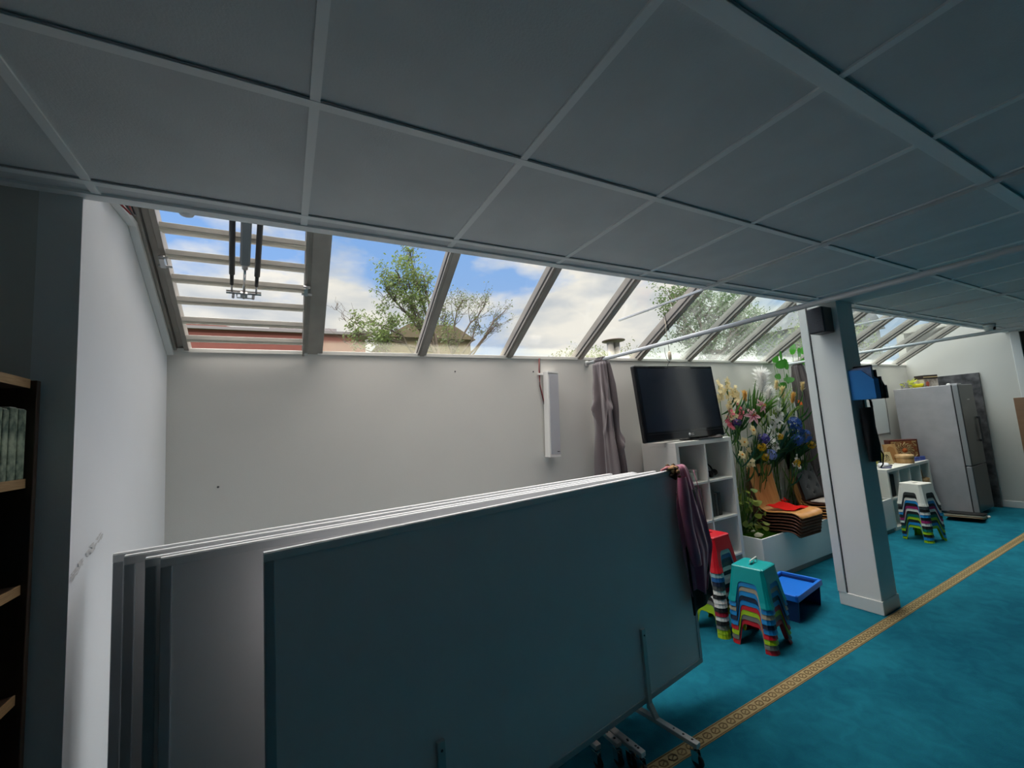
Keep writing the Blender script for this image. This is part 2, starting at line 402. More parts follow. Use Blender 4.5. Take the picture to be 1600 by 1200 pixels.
def louvre_vent():
    root = struct(thing('window_1', 'open louvred roof vent of aluminium slats above the white side wall', None))
    root['kind'] = 'structure'
    x0, x1 = .105, .668
    f = MB()
    a = Vector((0, YB+.05, roofz(YB+.05))); b = Vector((0, YT, roofz(YT)))
    for (x, w, off, hh) in ((.022, .044, .04, .08), (.062, .030, .05, .06), (.088, .022, .035, .07)):
        f.bar(a+Vector((x, 0, 0))+RN*off, b+Vector((x, 0, 0))+RN*off, w, hh, up=RN)
    f.bar(a+Vector((x1+.006, 0, 0))+RN*.03, b+Vector((x1+.006, 0, 0))+RN*.03, .012, .08, up=RN)
    f.bar(Vector((x0, YB+.04, roofz(YB+.04)))+RN*.03, Vector((x1, YB+.04, roofz(YB+.04)))+RN*.03, .03, .05, up=RN)
    f.build('frame', M_alu, root, bevel=.002)
    for x in (x0-.012, x1+.01):
        MB().bar(a+Vector((x, 0, 0))+RN*.03, b+Vector((x, 0, 0))+RN*.03, .006, .006, up=RN).build('slide_rail', M_chrome, root)
    ts = [.113+.1385*k for k in range(9)]
    for k, t in enumerate(ts):
        if t > LEN+.02: continue
        c = Vector((0, YB, roofz(YB)))+RD*t
        s = MB()
        s.bar(c+Vector((x0, 0, 0)), c+Vector((x1, 0, 0)), .066, .024, up=(0, 0, 1))
        s.bar(c+Vector((x0, -.016, -.014)), c+Vector((x1, -.016, -.014)), .022, .014, up=(0, 0, 1), mi=1)
        s.bar(c+Vector((x0, -.026, .010)), c+Vector((x1, -.026, .010)), .007, .006, up=(0, 0, 1), mi=2)
        sl = s.build('louvre_blade', [M_aluL, mat('slat_cream', (.70, .66, .55), .45), M_gasket], root, bevel=.0015)
        MB().bar(c+Vector((x0, .03, .006)), c+Vector((x1, .03, .006)), .075, .005, up=(0, -.35, 1)).build('blade_glass', gm[0], sl)
    for x, t in ((x0-.015, .62), (x1+.006, .52)):
        c = Vector((x, YB, roofz(YB)))+RD*t-RN*.03
        q = MB(); q.bar(c, c+RD*.05, .018, .03, up=RN); q.tube([c-Vector((.02, 0, 0)), c+Vector((.03, 0, 0))], .006); q.tube([c+RD*.05-Vector((.012, 0, 0)), c+RD*.05+Vector((.02, 0, 0))], .007)
        q.build('hinge_bracket', M_steel, root)
    return root
louvre_vent()

def actuator():
    t = thing('window_actuator', 'electric window opener with two dark gas springs hanging in the louvred vent', 'window opener')
    def at(x, s, n=-.05): return Vector((x+(s-.60)*.085, YB, roofz(YB)))+RD*s+RN*n
    xc = .400
    b = MB(); b.bar(at(xc, .70), at(xc, 1.3), .042, .048, up=RN); b.build('motor_housing', mat('motor_grey', (.26, .27, .28), .35, metal=.5), t, bevel=.008)
    MB().tube([at(xc, .668), at(xc, .70)], .013, 12).build('collar', M_steel, t)
    MB().tube([at(xc, .52), at(xc, .68)], .006, 10).build('push_rod', M_chrome, t)
    for dx in (-.052, .052):
        MB().tube([at(xc+dx, .63), at(xc+dx, 1.3)], .0125, 12).build('spring_cylinder', mat('charcoal', (.05, .05, .055), .35), t)
        MB().tube([at(xc+dx, .565), at(xc+dx, .64)], .0085, 10).build('spring_sleeve', M_black, t)
        MB().tube([at(xc+dx, .515), at(xc+dx, .575)], .004, 8).build('spring_rod', M_steel, t)
    q = MB(); q.bar(at(xc-.075, .515), at(xc+.075, .515), .012, .014, up=RN); q.bar(at(xc, .495, -.055), at(xc, .525, -.055), .03, .02, up=RN)
    q.tube([at(xc-.03, .51), at(xc-.03, .48), at(xc+.045, .48), at(xc+.045, .51)], .0035, 6)
    for dx in (-.045, 0, .04): q.tube([at(xc+dx, .505, -.03), at(xc+dx, .505, -.08)], .006, 8)
    q.build('mounting_bracket', M_steel, t)
actuator()

# cable trunking up the white side wall + wires + corner box
b = MB()
b.bar((.016, 2.20, 2.555), (.016, YB-.008, 2.135), .030, .022, up=RN); b.bar((.016, 2.02, 2.545), (.016, 2.21, 2.555), .030, .022); b.bar((.016, 1.79, 2.54), (.016, 2.03, 2.545), .030, .022)
tag(b.build('cable_trunking', M_trim, bevel=.002), 'white cable trunking running down the slope of the left side wall', 'cable trunking')
t = thing('cable_bundle', 'red and black wires showing at the ceiling edge beside the vent frame', 'cable')
MB().tube([(.05, 1.90, 2.50), (.055, 2.02, 2.515), (.05, 2.06, 2.53), (.045, 2.02, 2.56), (.05, 1.9, 2.6)], .0035).build('red_wire', mat('red_wire', (.30, .02, .02), .5), t)
MB().tube([(.062, 1.90, 2.51), (.066, 2.00, 2.505), (.062, 2.05, 2.525), (.056, 2.01, 2.56)], .0035).build('black_wire', M_black, t)
# motion sensor blob at the ceiling edge
MB().lathe([(.001, -.012), (.02, -.01), (.026, 0), (.026, .01)], 20, (.265, YD+.02, H+.004)).build('ceiling_stud', M_grid)
tag(bpy.data.objects['ceiling_stud'], 'small round white stud under the ceiling edge above the louvred vent', 'fitting')

# ------------------------------------------------------------------ rails and rods
def rod(name, label, x, y0, y1, z, r, m, zend=None, cat='rod'):
    t = thing(name, label, cat, (x, y1, z))
    MB().tube([(0, 0, 0), (0, y0-y1, (zend or z)-z)], r, 14).build('pole', m, t)
    MB().lathe([(r*1.9, 0), (r*1.9, .008), (r*1.2, .014)], 16, (0, -.0, 0), Matrix.Rotation(pi/2, 3, 'X')).build('wall_flange', M_trim, t)
    return t
rod('curtain_rod', 'long white curtain rod crossing in front of the square pillar', 2.92, -3.0, YB, 2.112, .0145, M_rod, cat='curtain rod')
rod('curtain_rod', 'white curtain rod passing behind the square pillar towards the camera dome', 5.9, -3.0, YB, 2.122, .0145, M_rod, cat='curtain rod')
def rail(label, x, y0, y1, z):
    tag(MB().bar((x, y0, z), (x, y1, z), .016, .016).build('ceiling_rail', M_rod, bevel=.002), label, 'ceiling rail')
rail('thin white rail along the ceiling running out to the glazing bar left of the television', 3.045, -3, 2.585, H-.012)
rail('thin white rail along the ceiling running out to the glazing just right of the pillar', 5.945, -3, 2.585, H-.012)
tag(MB().tube([(3.39, 2.4, 2.45), (3.395, 2.4, 2.40), (3.42, 2.4, 2.30)], .003, 6).build('hanging_wire', M_blackM), 'short dark wire hanging in the glazed opening above the television', 'wire')
t = thing('hanging_cable', 'beige inline plug on a thin cord hanging above the television', 'cable', (3.50, 2.5, 2.12))
MB().tube([(0, 0, .32), (.0, 0, .2), (.01, 0, .04)], .0025, 6).build('cord', mat('beige_cord', (.45, .40, .30), .6), t)
MB().lathe([(.006, -.035), (.013, -.03), (.016, 0), (.013, .03), (.006, .04)], 14, (.01, 0, 0)).build('plug', mat('beige_plastic', (.62, .55, .42), .5), t)
MB().tube([(.01, 0, -.035), (.0, 0, -.06), (-.03, 0, -.03), (-.045, 0, .03), (-.04, 0, .07)], .0022, 6).build('loop', M_black, t)
MB().tube([(.0, 0, -.05), (-.02, 0, -.07), (-.035, .01, -.12)], .0022, 6).build('tail', M_black, t)

def security_camera():
    t = thing('security_camera', 'small white dome security camera under the ceiling by the right wall', 'security camera', (8.12, 1.62, H-.004))
    MB().lathe([(.055, 0), (.055, -.02), (.045, -.03)], 24).build('base', M_trim, t)
    R = Matrix.Rotation(radians(60), 3, 'X')
    MB().lathe([(.0, -.05), (.03, -.045), (.042, -.015), (.042, .02), (.03, .045), (.01, .05)], 20, (0, 0, -.045), R).build('camera_ball', M_trim, t)
    MB().lathe([(.024, 0), (.024, .012), (.012, .014)], 18, (-.02, -.035, -.06), Matrix.Rotation(radians(105), 3, 'X')).build('lens', M_black, t)
security_camera()

# ------------------------------------------------------------------ pillar with its fittings
def pillar():
    x0, x1, y0, y1 = 4.50, 4.76, 1.643, 1.915
    o = MB().box(x0, x1, y0, y1, 0, roofz(1.915)-.02).build('pillar', mat('pillar_paint', (.84, .83, .81), .6, var=.05, scale=2), bevel=.004)
    tag(o, 'square white boxed pillar standing at the stripe on the carpet', 'pillar')
    MB().box(x0-.008, x1+.008, y0-.008, y1+.008, 0, .10).build('plinth', M_trim, o, bevel=.004)
    MB().box(x0-.004, x0, y1-.055, y1-.051, .10, 2.5).build('panel_joint', M_blackM, o)
    MB().box(x0-.012, x0+.02, y1-.048, y1+.012, .10, 2.5).build('corner_strip', M_trim, o, bevel=.002)
pillar()
def pillar_speaker():
    t = thing('wall_speaker', 'black box loudspeaker mounted high on the pillar under the rod', 'loudspeaker', (4.42, 1.735, 2.28))
    MB().box(-.075, .075, -.06, .06, -.10, .11).build('cabinet', mat('speaker_black', (.03, .032, .04), .4), t, bevel=.01)
    MB().box(-.079, -.074, -.052, .052, -.09, .10).build('grille', mat('speaker_grille', (.045, .047, .06), .6, bump=.6, bscale=400), t)
    MB().box(.072, .082, -.03, .03, -.05, .05).build('wall_bracket', M_black, t)
pillar_speaker()

def folder_rack():
    # magazine file with its sloped mouth towards the room
    prof = [(1.642, 1.625), (1.49, 1.625), (1.49, 1.775), (1.555, 1.85), (1.642, 1.858)]
    t = thing('magazine_file', 'bright blue magazine file fixed to the dark side of the pillar', 'magazine file', (4.56, 0, 0))
    MB().prism(prof, -.04, -.035, 'x').build('side_panel', mat('file_blue', (.02, .22, .60), .4), t)
    MB().prism(prof, .035, .04, 'x').build('side_panel', MATS['file_blue'], t)
    MB().box(-.04, .04, 1.485, 1.490, 1.625, 1.775).build('front_panel', MATS['file_blue'], t)
    MB().box(-.04, .04, 1.49, 1.642, 1.622, 1.627).build('base', MATS['file_blue'], t)
    cols = [(.20, .28, .48), (.50, .36, .18), (.12, .2, .45)]
    for k in range(3):
        tag(MB().box(4.534+k*.018, 4.547+k*.018, 1.497+.004*k, 1.64, 1.63, 1.868+.004*k).build('leaflet', mat('leaflet_%d' % k, cols[k], .5, var=.5, scale=25)),
            ['blue-grey brochure nearest the light inside the blue file', 'tan brochure in the middle of the blue file', 'dark blue brochure last in the blue file'][k], 'brochure')
    for k, (xa, za, zb, yf) in enumerate(((4.625, 1.63, 1.885, 1.505), (4.672, 1.625, 1.845, 1.50), (4.715, 1.625, 1.79, 1.49))):
        p = [(1.642, za), (yf, za), (yf+.01, za+.1), (yf+.03, zb), (1.642, zb)]
        t = thing('document_tray', ['black document holder, tallest, right beside the blue magazine file', 'black document holder of middle height on the pillar', 'black document holder, lowest, at the outer edge of the pillar'][k], 'document holder', (xa, 0, 0))
        MB().prism(p, -.02, -.015, 'x').build('side_panel', M_black, t); MB().prism(p, .015, .02, 'x').build('side_panel', M_black, t)
        MB().box(-.02, .02, yf-.003, yf+.002, za, za+.1).build('front_panel', M_black, t)
        MB().box(-.02, .02, yf, 1.642, za-.004, za+.001).build('base', M_black, t)
        MB().box(-.012, .012, yf+.02, 1.64, za+.003, zb+.006).build('papers', mat('dark_papers', (.03, .03, .035), .6), t)
folder_rack()
def hanging_bag():
    t = thing('shoulder_bag', 'black bag with loose straps hanging on the dark side of the pillar', 'bag', (4.63, 1.60, 1.2))
    def fn(u, v):
        a = 2*pi*u; z = .36-.42*v
        wob = 1+.12*sin(3*a+4*v)
        return Vector((.085*cos(a)*wob*(1-.3*abs(v-.6)), .030*sin(a)*wob, z))
    MB().grid(fn, 20, 10, closeu=True).build('body', M_blackM, t)
    MB().tube([(-.05, 0, .3), (-.06, -.01, .42), (0, 0, .46), (.07, -.01, .40), (.09, 0, .2), (.11, -.005, .05), (.09, 0, -.08)], .006, 6).build('strap', M_black, t)
    MB().tube([(.08, 0, .05), (.13, -.01, -.02), (.125, 0, -.1), (.08, 0, -.12)], .005, 6).build('strap', M_black, t)
    MB().tube([(.02, 0, .46), (.02, .03, .46)], .006, 6).build('hook', M_steel, t)
hanging_bag()
tag(MB().tube([(4.70, 1.60, 1.62), (4.705, 1.60, 1.57), (4.715, 1.60, 1.545)], .004, 6).tube([(4.72, 1.60, 1.62), (4.735, 1.60, 1.56)], .004, 6).build('pen_clip', M_black), 'pair of short black tabs under the outer document holders', 'clip')

# ------------------------------------------------------------------ column loudspeaker + screws on the back wall
def column_speaker():
    t = thing('column_speaker', 'tall white column loudspeaker with grey grille on the back wall', 'loudspeaker', (2.455, YB, 1.35))
    t.rotation_euler = (0, radians(3.4), 0)
    MB().box(-.052, .050, -.085, -.012, 0, .675).build('housing', mat('speaker_white', (.78, .78, .76), .45), t, bevel=.004)
    MB().box(-.040, .048, -.089, -.084, .012, .66).build('grille', mat('grille_grey', (.47, .48, .52), .7, bump=.5, bscale=500), t)
    MB().box(-.053, .051, -.090, -.010, .668, .68).build('top_cap', MATS['speaker_white'], t)
    MB().box(-.053, .051, -.090, -.010, -.008, .004).build('bottom_cap', MATS['speaker_white'], t)
    MB().box(.018, .040, -.0905, -.088, .032, .037).build('badge', M_black, t)
    MB().box(-.10, -.05, -.02, 0, .655, .672).build('wall_bracket', MATS['speaker_white'], t, bevel=.002)
    c = thing('speaker_cable', 'twisted red and black cable hanging left of the column loudspeaker', 'cable', (2.43, YB-.012, 1.68))
    MB().tube([(-.01, 0, .47), (-.02, 0, .38), (-.022, 0, .25), (.0, -.005, .12), (.012, -.01, .0)], .0032, 6).build('red_core', MATS['red_wire'], c)
    MB().tube([(.0, 0, .47), (-.012, 0, .36), (-.026, 0, .24), (-.004, -.005, .11), (.016, -.01, .0)], .003, 6).build('black_core', M_black, c)
    MB().lathe([(.008, 0), (.011, .006), (.011, .022), (.006, .026)], 12, (.014, -.01, -.022)).build('plug', M_black, c)
column_speaker()
for (x, z, l) in ((1.681, 2.04, 'tiny screw head high on the back wall under the second glass pane'), (.234, 1.383, 'tiny dark screw in the back wall beside the left corner'), (2.36, 2.04, 'tiny screw head left of the column loudspeaker')):
    tag(MB().lathe([(.005, 0), (.006, .003), (.003, .008)], 12, (x, YB, z), Matrix.Rotation(pi/2, 3, 'X')).build('wall_screw', M_greyD), l, 'screw')

# ------------------------------------------------------------------ mobile partition boards
def board(L, R_, z0, z1, label, feet=True, fo=.50, ln=.30):
    L = Vector(L); R_ = Vector(R_); d = R_-L; w = d.length; a = math.atan2(d.y, d.x)
    t = thing('partition_board', label, 'partition board', (L.x, L.y, 0), a, 'mobile partition boards')
    h = z1-z0; th = .024; fr = .028
    MB().box(fr*.6, w-fr*.6, .004, th-.004, z0+fr*.6, z1-fr*.6).build('panel', M_board, t)
    MB().box(0, w, 0, th, z1-fr, z1-.003).box(0, w, .002, th-.002, z1-.003, z1).build('top_rail', M_frameT, t, bevel=.001)
    MB().box(0, w, 0, th, z0, z0+fr).build('bottom_rail', M_frame, t, bevel=.003)
    MB().box(0, fr, 0, th, z0+fr, z1-fr).build('side_rail', M_frame, t, bevel=.003)
    MB().box(w-fr, w, 0, th, z0+fr, z1-fr).build('side_rail', M_frame, t, bevel=.003)
    for fx in ((fo, w-fo) if feet else ()):
        leg = MB()
        leg.bar((fx, -.010, z0-.02), (fx, -.010, z0+.36), .030, .016, up=(0, 1, 0))
        pts = [(fx, -.010, z0), (fx, -.03, z0-.045), (fx, -.06, z0-.06)]
        leg.bar((fx, -.010, z0+.0), (fx, -.045, z0-.055), .030, .018, up=(0, 1, 1))
        leg.bar((fx, -.035, .105), (fx, -ln, .100), .030, .022)
        leg.bar((fx, th+.008, z0+.2), (fx, th+.008, z0-.02), .030, .012, up=(0, 1, 0))
        leg.bar((fx, th, .105), (fx, .20+th, .100), .030, .022)
        leg.bar((fx, -.04, .105), (fx, th+.01, .105), .030, .022)
        lg = leg.build('leg', mat('leg_enamel', (.52, .52, .51), .35, metal=.4), t, bevel=.003)
        b = MB()
        for yy in (-.09, -.14, -.19, -(ln-.03)): b.lathe([(.004, 0), (.006, .001), (.005, .002)], 10, (fx, yy, .112))
        b.lathe([(.005, 0), (.004, .002)], 10, (fx, -.019, z0+.33), Matrix.Rotation(pi/2, 3, 'X'))
        b.build('bolts', M_black, lg)
        for yy in (-(ln-.02), .20):
            c = MB(); c.tube([(fx, yy, .10), (fx, yy, .075)], .009, 10)
            c.prism([(yy-.018, .076), (yy+.018, .076), (yy+.012, .03), (yy-.02, .03)], fx-.014, fx-.010, 'x')
            c.prism([(yy-.018, .076), (yy+.018, .076), (yy+.012, .03), (yy-.02, .03)], fx+.010, fx+.014, 'x')
            cs = c.build('caster', M_chrome, t)
            MB().lathe([(.012, -.009), (.027, -.008), (.029, 0), (.027, .008), (.012, .009)], 20, (fx, yy-.008, .029), Matrix.Rotation(pi/2, 3, 'Y')).build('wheel', M_black, cs)
    return t
ZB = .165; ZP = 1.28
board((.505, 1.497), (2.69, 1.806), ZB, ZP, 'front-most grey partition board on casters with clothes over its corner', fo=.53, ln=.265)
board((.229, 1.676), (2.512, 1.846), ZB, ZP, 'second grey partition board, directly behind the front-most one', fo=.57, ln=.235)
board((.185, 1.712), (2.395, 1.882), ZB, ZP, 'third partition board counted from the front, between two others', fo=.46, ln=.22)
board((.112, 1.808), (2.411, 1.918), ZB, ZP, 'fourth partition board counted from the front of the row', fo=.51, ln=.22)
board((.068, 1.873), (2.300, 1.990), ZB, ZP, 'rearmost partition board of the row, nearest the back wall', fo=.49, ln=.25)
# scraped plaster mark where a board corner rubs on the side wall
def scuff():
    b = MB()
    for k in range(46):
        y = 1.86+random.random()**1.5*.28-.08; z = 1.30-(2.02-y)*.35+random.uniform(-.012, .012)+.03
        r = random.uniform(.003, .012)
        xx = .0008+k*.00004; b.add([(xx, y-r*2, z), (xx, y, z-r*.5), (xx, y+r*2, z+r*.8), (xx, y, z+r*.7)], [(0, 1, 2, 3)])
    o = b.build('scuff_mark', mat('scraped_plaster', (.66, .66, .64), .9, col2=(.54, .54, .53), scale=90), bpy.data.objects['wall_left'])
scuff()

# ------------------------------------------------------------------ clothes over the board
def clothes():
    mj = mat('mauve_jersey', (.46, .12, .22), .8, sheen=.4, var=.25, scale=5)
    base = Vector((2.69, 1.806, 0)); d = Vector((cos(.14), sin(.14), 0)); n = Vector((sin(.14), -cos(.14), 0))
    t = thing('jacket', 'mauve zip jacket draped over the corner of the front partition board', 'jacket', (2.62, 1.79, 1.29))
    inv = Vector((-2.62, -1.79, -1.29))
    # cloth coordinate: v from back hem (0) over the rail (.3) to the front hem (1)
    def fn(u, v):
        if v < .28:
            k = (.28-v)/.28; z = 1.292-k*.42; off = -.034-.012*k
        elif v < .34:
            k = (v-.28)/.06; a = pi*k; z = 1.292+.010*sin(a); off = -.034+.050*k
        else:
            k = (v-.34)/.66; z = 1.292-k*.70; off = .016+.03*k**.5
        kk = k if (v < .28 or v >= .34) else 0
        s0 = -.085-.075*min(1, kk*3); s1 = .020+.155*min(1, kk*1.5)**.9
        if kk > .7: s1 -= (kk-.7)*.40; s0 += (kk-.7)*.12
        s = s0+(s1-s0)*u
        fold = .011*sin(10*u+2.5*v)*(.3+kk)+.006*sin(23*u-4*v)*(.2+kk)+.016*max(0, sin(pi*u))*kk
        zz = -.06*kk*kk*abs(u-.35)+.015*sin(7*u)*kk
        p = base+d*s+n*((off+fold) if v > .3 else (off-abs(fold)))+Vector((0, 0, z+zz))
        return p+inv
    MB().grid(fn, 34, 50).build('body', mj, t, solid=.004, sub=1)
    def P(s, o, z): return base+d*s+n*o+Vector((0, 0, z))+inv
    def sl(u, v):
        a = 2*pi*u; c = P(-.095+.03*v-.02*sin(3*v), .052+.02*v, 1.24-.50*v)
        r = .030+.010*sin(pi*v)+.005*sin(9*v)
        return c+d*cos(a)*r*1.1+n*sin(a)*r*.6
    MB().grid(sl, 16, 16, closeu=True).build('sleeve', mj, t)
    MB().tube([P(.02, .062, 1.27), P(.035, .074, 1.15), P(.055, .080, 1.0), P(.085, .082, .86)], .003, 6).build('zip', mat('zip_pink', (.45, .18, .26), .5), t)
    k = thing('trousers', 'black garment hanging beneath the mauve jacket on the board edge', 'trousers', (2.66, 1.80, 1.0))
    inv2 = Vector((-2.66, -1.80, -1.0))
    def fn2(u, v):
        z = 1.15-.68*v; s = -.13+.22*u+.02*v
        return base+d*s+n*(.028+.008*sin(11*u+2*v)+.012*v)+Vector((0, 0, z+.05*u*v))+inv2
    MB().grid(fn2, 20, 24).build('front_leg', M_blackM, k, solid=.01)
    def fn3(u, v):
        z = 1.10-.55*v; s = .0+.12*u
        return base+d*s-n*(.034+.008*sin(11*u+2*v)+.01*v)+Vector((0, 0, z))+inv2
    MB().grid(fn3, 16, 16).build('back_leg', M_blackM, k, solid=.01)
    f = thing('scarf', 'fluffy brown and tan scarf bunched on the board beside the jacket', 'scarf', (2.565, 1.79, 1.285))
    b = MB()
    for i in range(26):
        a = random.uniform(-1, 1)
        b.ellipsoid((a*.035+.02, random.uniform(-.035, .015), random.uniform(-.05, .022)), (.014, .012, .012), 8, 6, jit=.5, mi=i % 3)
    b.ellipsoid((.01, -.005, .008), (.045, .03, .015), 12, 8, jit=.3)
    b.build('wool', [mat('tan_wool', (.38, .22, .10), .9), mat('brown_wool', (.10, .06, .03), .9), mat('dark_wool', (.03, .025, .02), .9)], f)
    MB().tube([(-.07, .0, .004), (-.03, -.005, .012), (.01, -.01, .012)], [.006, .011, .01], 8).build('pink_end', mat('pink_wool', (.55, .22, .24), .9), f)
clothes()

# ------------------------------------------------------------------ curtains
def curtain(label, x, y0, y1, zt, ztop_w, bot_w, lean, seed, zb=.1):
    t = thing('curtain', label, 'curtain', (x, (y0+y1)/2, zt))
    H_ = zt-zb
    def fn(u, v):
        a = 2*pi*u; z = .03-H_*v
        open_ = min(1, v/.12)
        w = ztop_w+(bot_w-ztop_w)*min(1, v*2.2)
        f = 1+.26*sin(5*a+seed+1.5*v)*open_+.15*sin(9*a+2*seed-3*v)*open_+.07*sin(17*a+5*v)
        sq = 1-.12*math.exp(-((v-.30)/.06)**2)
        for a0, zc, dp in ((3.6, .06, .16), (4.4, .12, .20), (2.9, .22, .15), (5.2, .10, .13)):
            da = (a-a0+pi) % (2*pi)-pi
            zu = zc+dp*max(0, 1-(da/.75)**2)
            sq += .20*math.exp(-((v-zu)/.018)**2)*max(0, 1-(da/.95)**2)
        yy = cos(a)*w*f*sq; xx = sin(a)*w*.62*f*sq
        if v < .02: xx *= .4; yy *= .7
        return Vector((xx+lean[0]*v, yy+lean[1]*v, z))
    MB().grid(fn, 120, 110, closeu=True).build('drape', M_curtain, t)
    MB().grid(lambda u, v: Vector((.021*cos(pi*u*1.2-.3), -.05+.1*v+.01*sin(9*u), .006+.021*sin(pi*u*1.2-.3))), 14, 8).build('rod_loop', M_curtain, t, solid=.003)
    return t
curtain('grey satin curtain gathered at the wall end of the rod left of the television', 2.92, 2.60, 2.84, 2.105, .080, .142, (0, 0), 1.0)
curtain('grey satin curtain tied back beside the flowers behind the pillar', 5.93, 2.62, 2.82, 2.115, .06, .10, (.22, .0), 2.3)

# ------------------------------------------------------------------ shelf unit, its contents and the television
def shelf_unit():
    x0, x1, y0, y1, zt = 3.457, 4.205, 2.50, 2.885, 1.373
    t = thing('cube_shelf', 'tall white cube shelving unit carrying the television', 'shelving unit', (x0, y0, 0))
    W = x1-x0; D = y1-y0; th = .038
    MB().box(0, th, 0, D, 0, zt-th).build('side_panel', M_white, t, bevel=.002)
    MB().box(W-th, W, 0, D, 0, zt-th).build('side_panel', M_white, t, bevel=.002)
    MB().box(0, W, 0, D, zt-th, zt).build('top_panel', M_white, t, bevel=.002)
    MB().box(th, W-th, 0, D, .0, th).build('bottom_panel', M_white, t, bevel=.002)
    for z in (.335, .67, 1.005): MB().box(th, W-th, .003, D, z-.009, z+.009).build('shelf', M_white, t, bevel=.001)
    MB().box(W/2-.009, W/2+.009, .003, D, th, zt-th).build('divider', M_white, t, bevel=.001)
    MB().box(th, W-th, D-.004, D, th, zt-th).build('back_panel', M_white, t)
    z1 = 1.014; z2 = .679
    xa = x0+th; xb = x0+W/2+.009
    def item(b, name, m, l, c, bev=0): tag(b.build(name, m, bevel=bev), l, c)
    # upper left cell
    g = thing('jar', 'small pale jar with lid in the upper left cell of the shelving unit', 'jar', (xa+.26, y0+.10, z1))
    MB().lathe([(.030, 0), (.036, .01), (.036, .075), (.032, .08)], 20).build('body', mat('jar_glass', (.50, .55, .50), .25), g)
    MB().lathe([(.037, .08), (.037, .098), (.034, .1)], 20).build('lid', mat('jar_lid', (.62, .62, .55), .4), g)
    item(MB().box(xa+.05, xa+.20, y0+.16, y0+.28, z1, z1+.16), 'box', mat('dark_box', (.045, .05, .05), .6), 'dark box at the back of the upper left shelf cell', 'box', .004)
    item(MB().box(xa+.02, xa+.10, y0+.08, y0+.15, z1, z1+.05), 'case', mat('grey_case', (.10, .11, .11), .5), 'low dark case at the front of the upper left shelf cell', 'case', .004)
    # upper right cell
    a = thing('handset', 'black telephone handset leaning in the upper right cell of the shelving unit', 'telephone', (xb+.10, y0+.14, z1))
    b = MB(); b.bar((-.055, .02, .30), (.03, -.02, .03), .04, .03, up=(0, 1, 0)); b.build('body', M_black, a, bevel=.008)
    MB().tube([(.01, -.02, .10), (.05, -.05, .03), (.10, -.03, .012), (.13, .02, .012), (.08, .05, .012), (.02, .03, .012)], .006, 8).build('cord', M_black, a)
    h = thing('headphones', 'dark coiled headset lying in the upper right cell of the shelving unit', 'headphones', (xb+.20, y0+.13, z1))
    b = MB()
    for q in range(2): b.ellipsoid((-.03+q*.05, -.02, .03+.012*q), (.035, .028, .03), 14, 8)
    b.build('ear_cups', M_blackM, h); MB().tube([(-.04, 0, .04), (-.03, .02, .10), (.0, .03, .12), (.03, .02, .09), (.04, 0, .04)], .008, 8).build('headband', M_black, h)
    # middle right cell: dark books
    for k, (dx, ht, tk, c) in enumerate(((.020, .215, .045, (.03, .035, .035)), (.070, .225, .05, (.025, .04, .035)), (.124, .20, .035, (.05, .05, .045)), (.163, .205, .04, (.02, .025, .03)))):
        bk = thing('book', ['black book, first from the divider in the middle right cell', 'dark green book, second from the divider in the middle right cell', 'dark brown slim book, third from the divider', 'black book at the open end of the middle right cell row'][k], 'book', (xb+dx, y0+.06, z2), 0, 'books in the middle right cell')
        MB().box(0, tk, 0, .15, 0, ht).build('cover', mat('bk_dark_%d' % k, c, .45, var=.4, scale=30), bk, bevel=.004)
        MB().box(.004, tk-.004, .006, .152, .004, ht+.001).build('pages', mat('old_pages', (.40, .36, .28), .8), bk)
    item(MB().box(xa+.03, xa+.29, y0+.05, y0+.3, z2, z2+.27), 'box', mat('pink_box', (.42, .30, .28), .6), 'dusty pink box filling the cell behind the hanging jacket', 'box', .004)
    # remote on the top by the television
    r = thing('remote_control', 'small dark remote control lying on the shelf top right of the television', 'remote control', (4.06, 2.53, zt), .15)
    MB().box(-.055, .055, -.018, .018, 0, .014).build('body', mat('remote_brown', (.10, .04, .04), .4), r, bevel=.004)
    MB().box(-.04, .03, -.012, .012, .014, .016).build('keypad', M_grey, r)
shelf_unit()

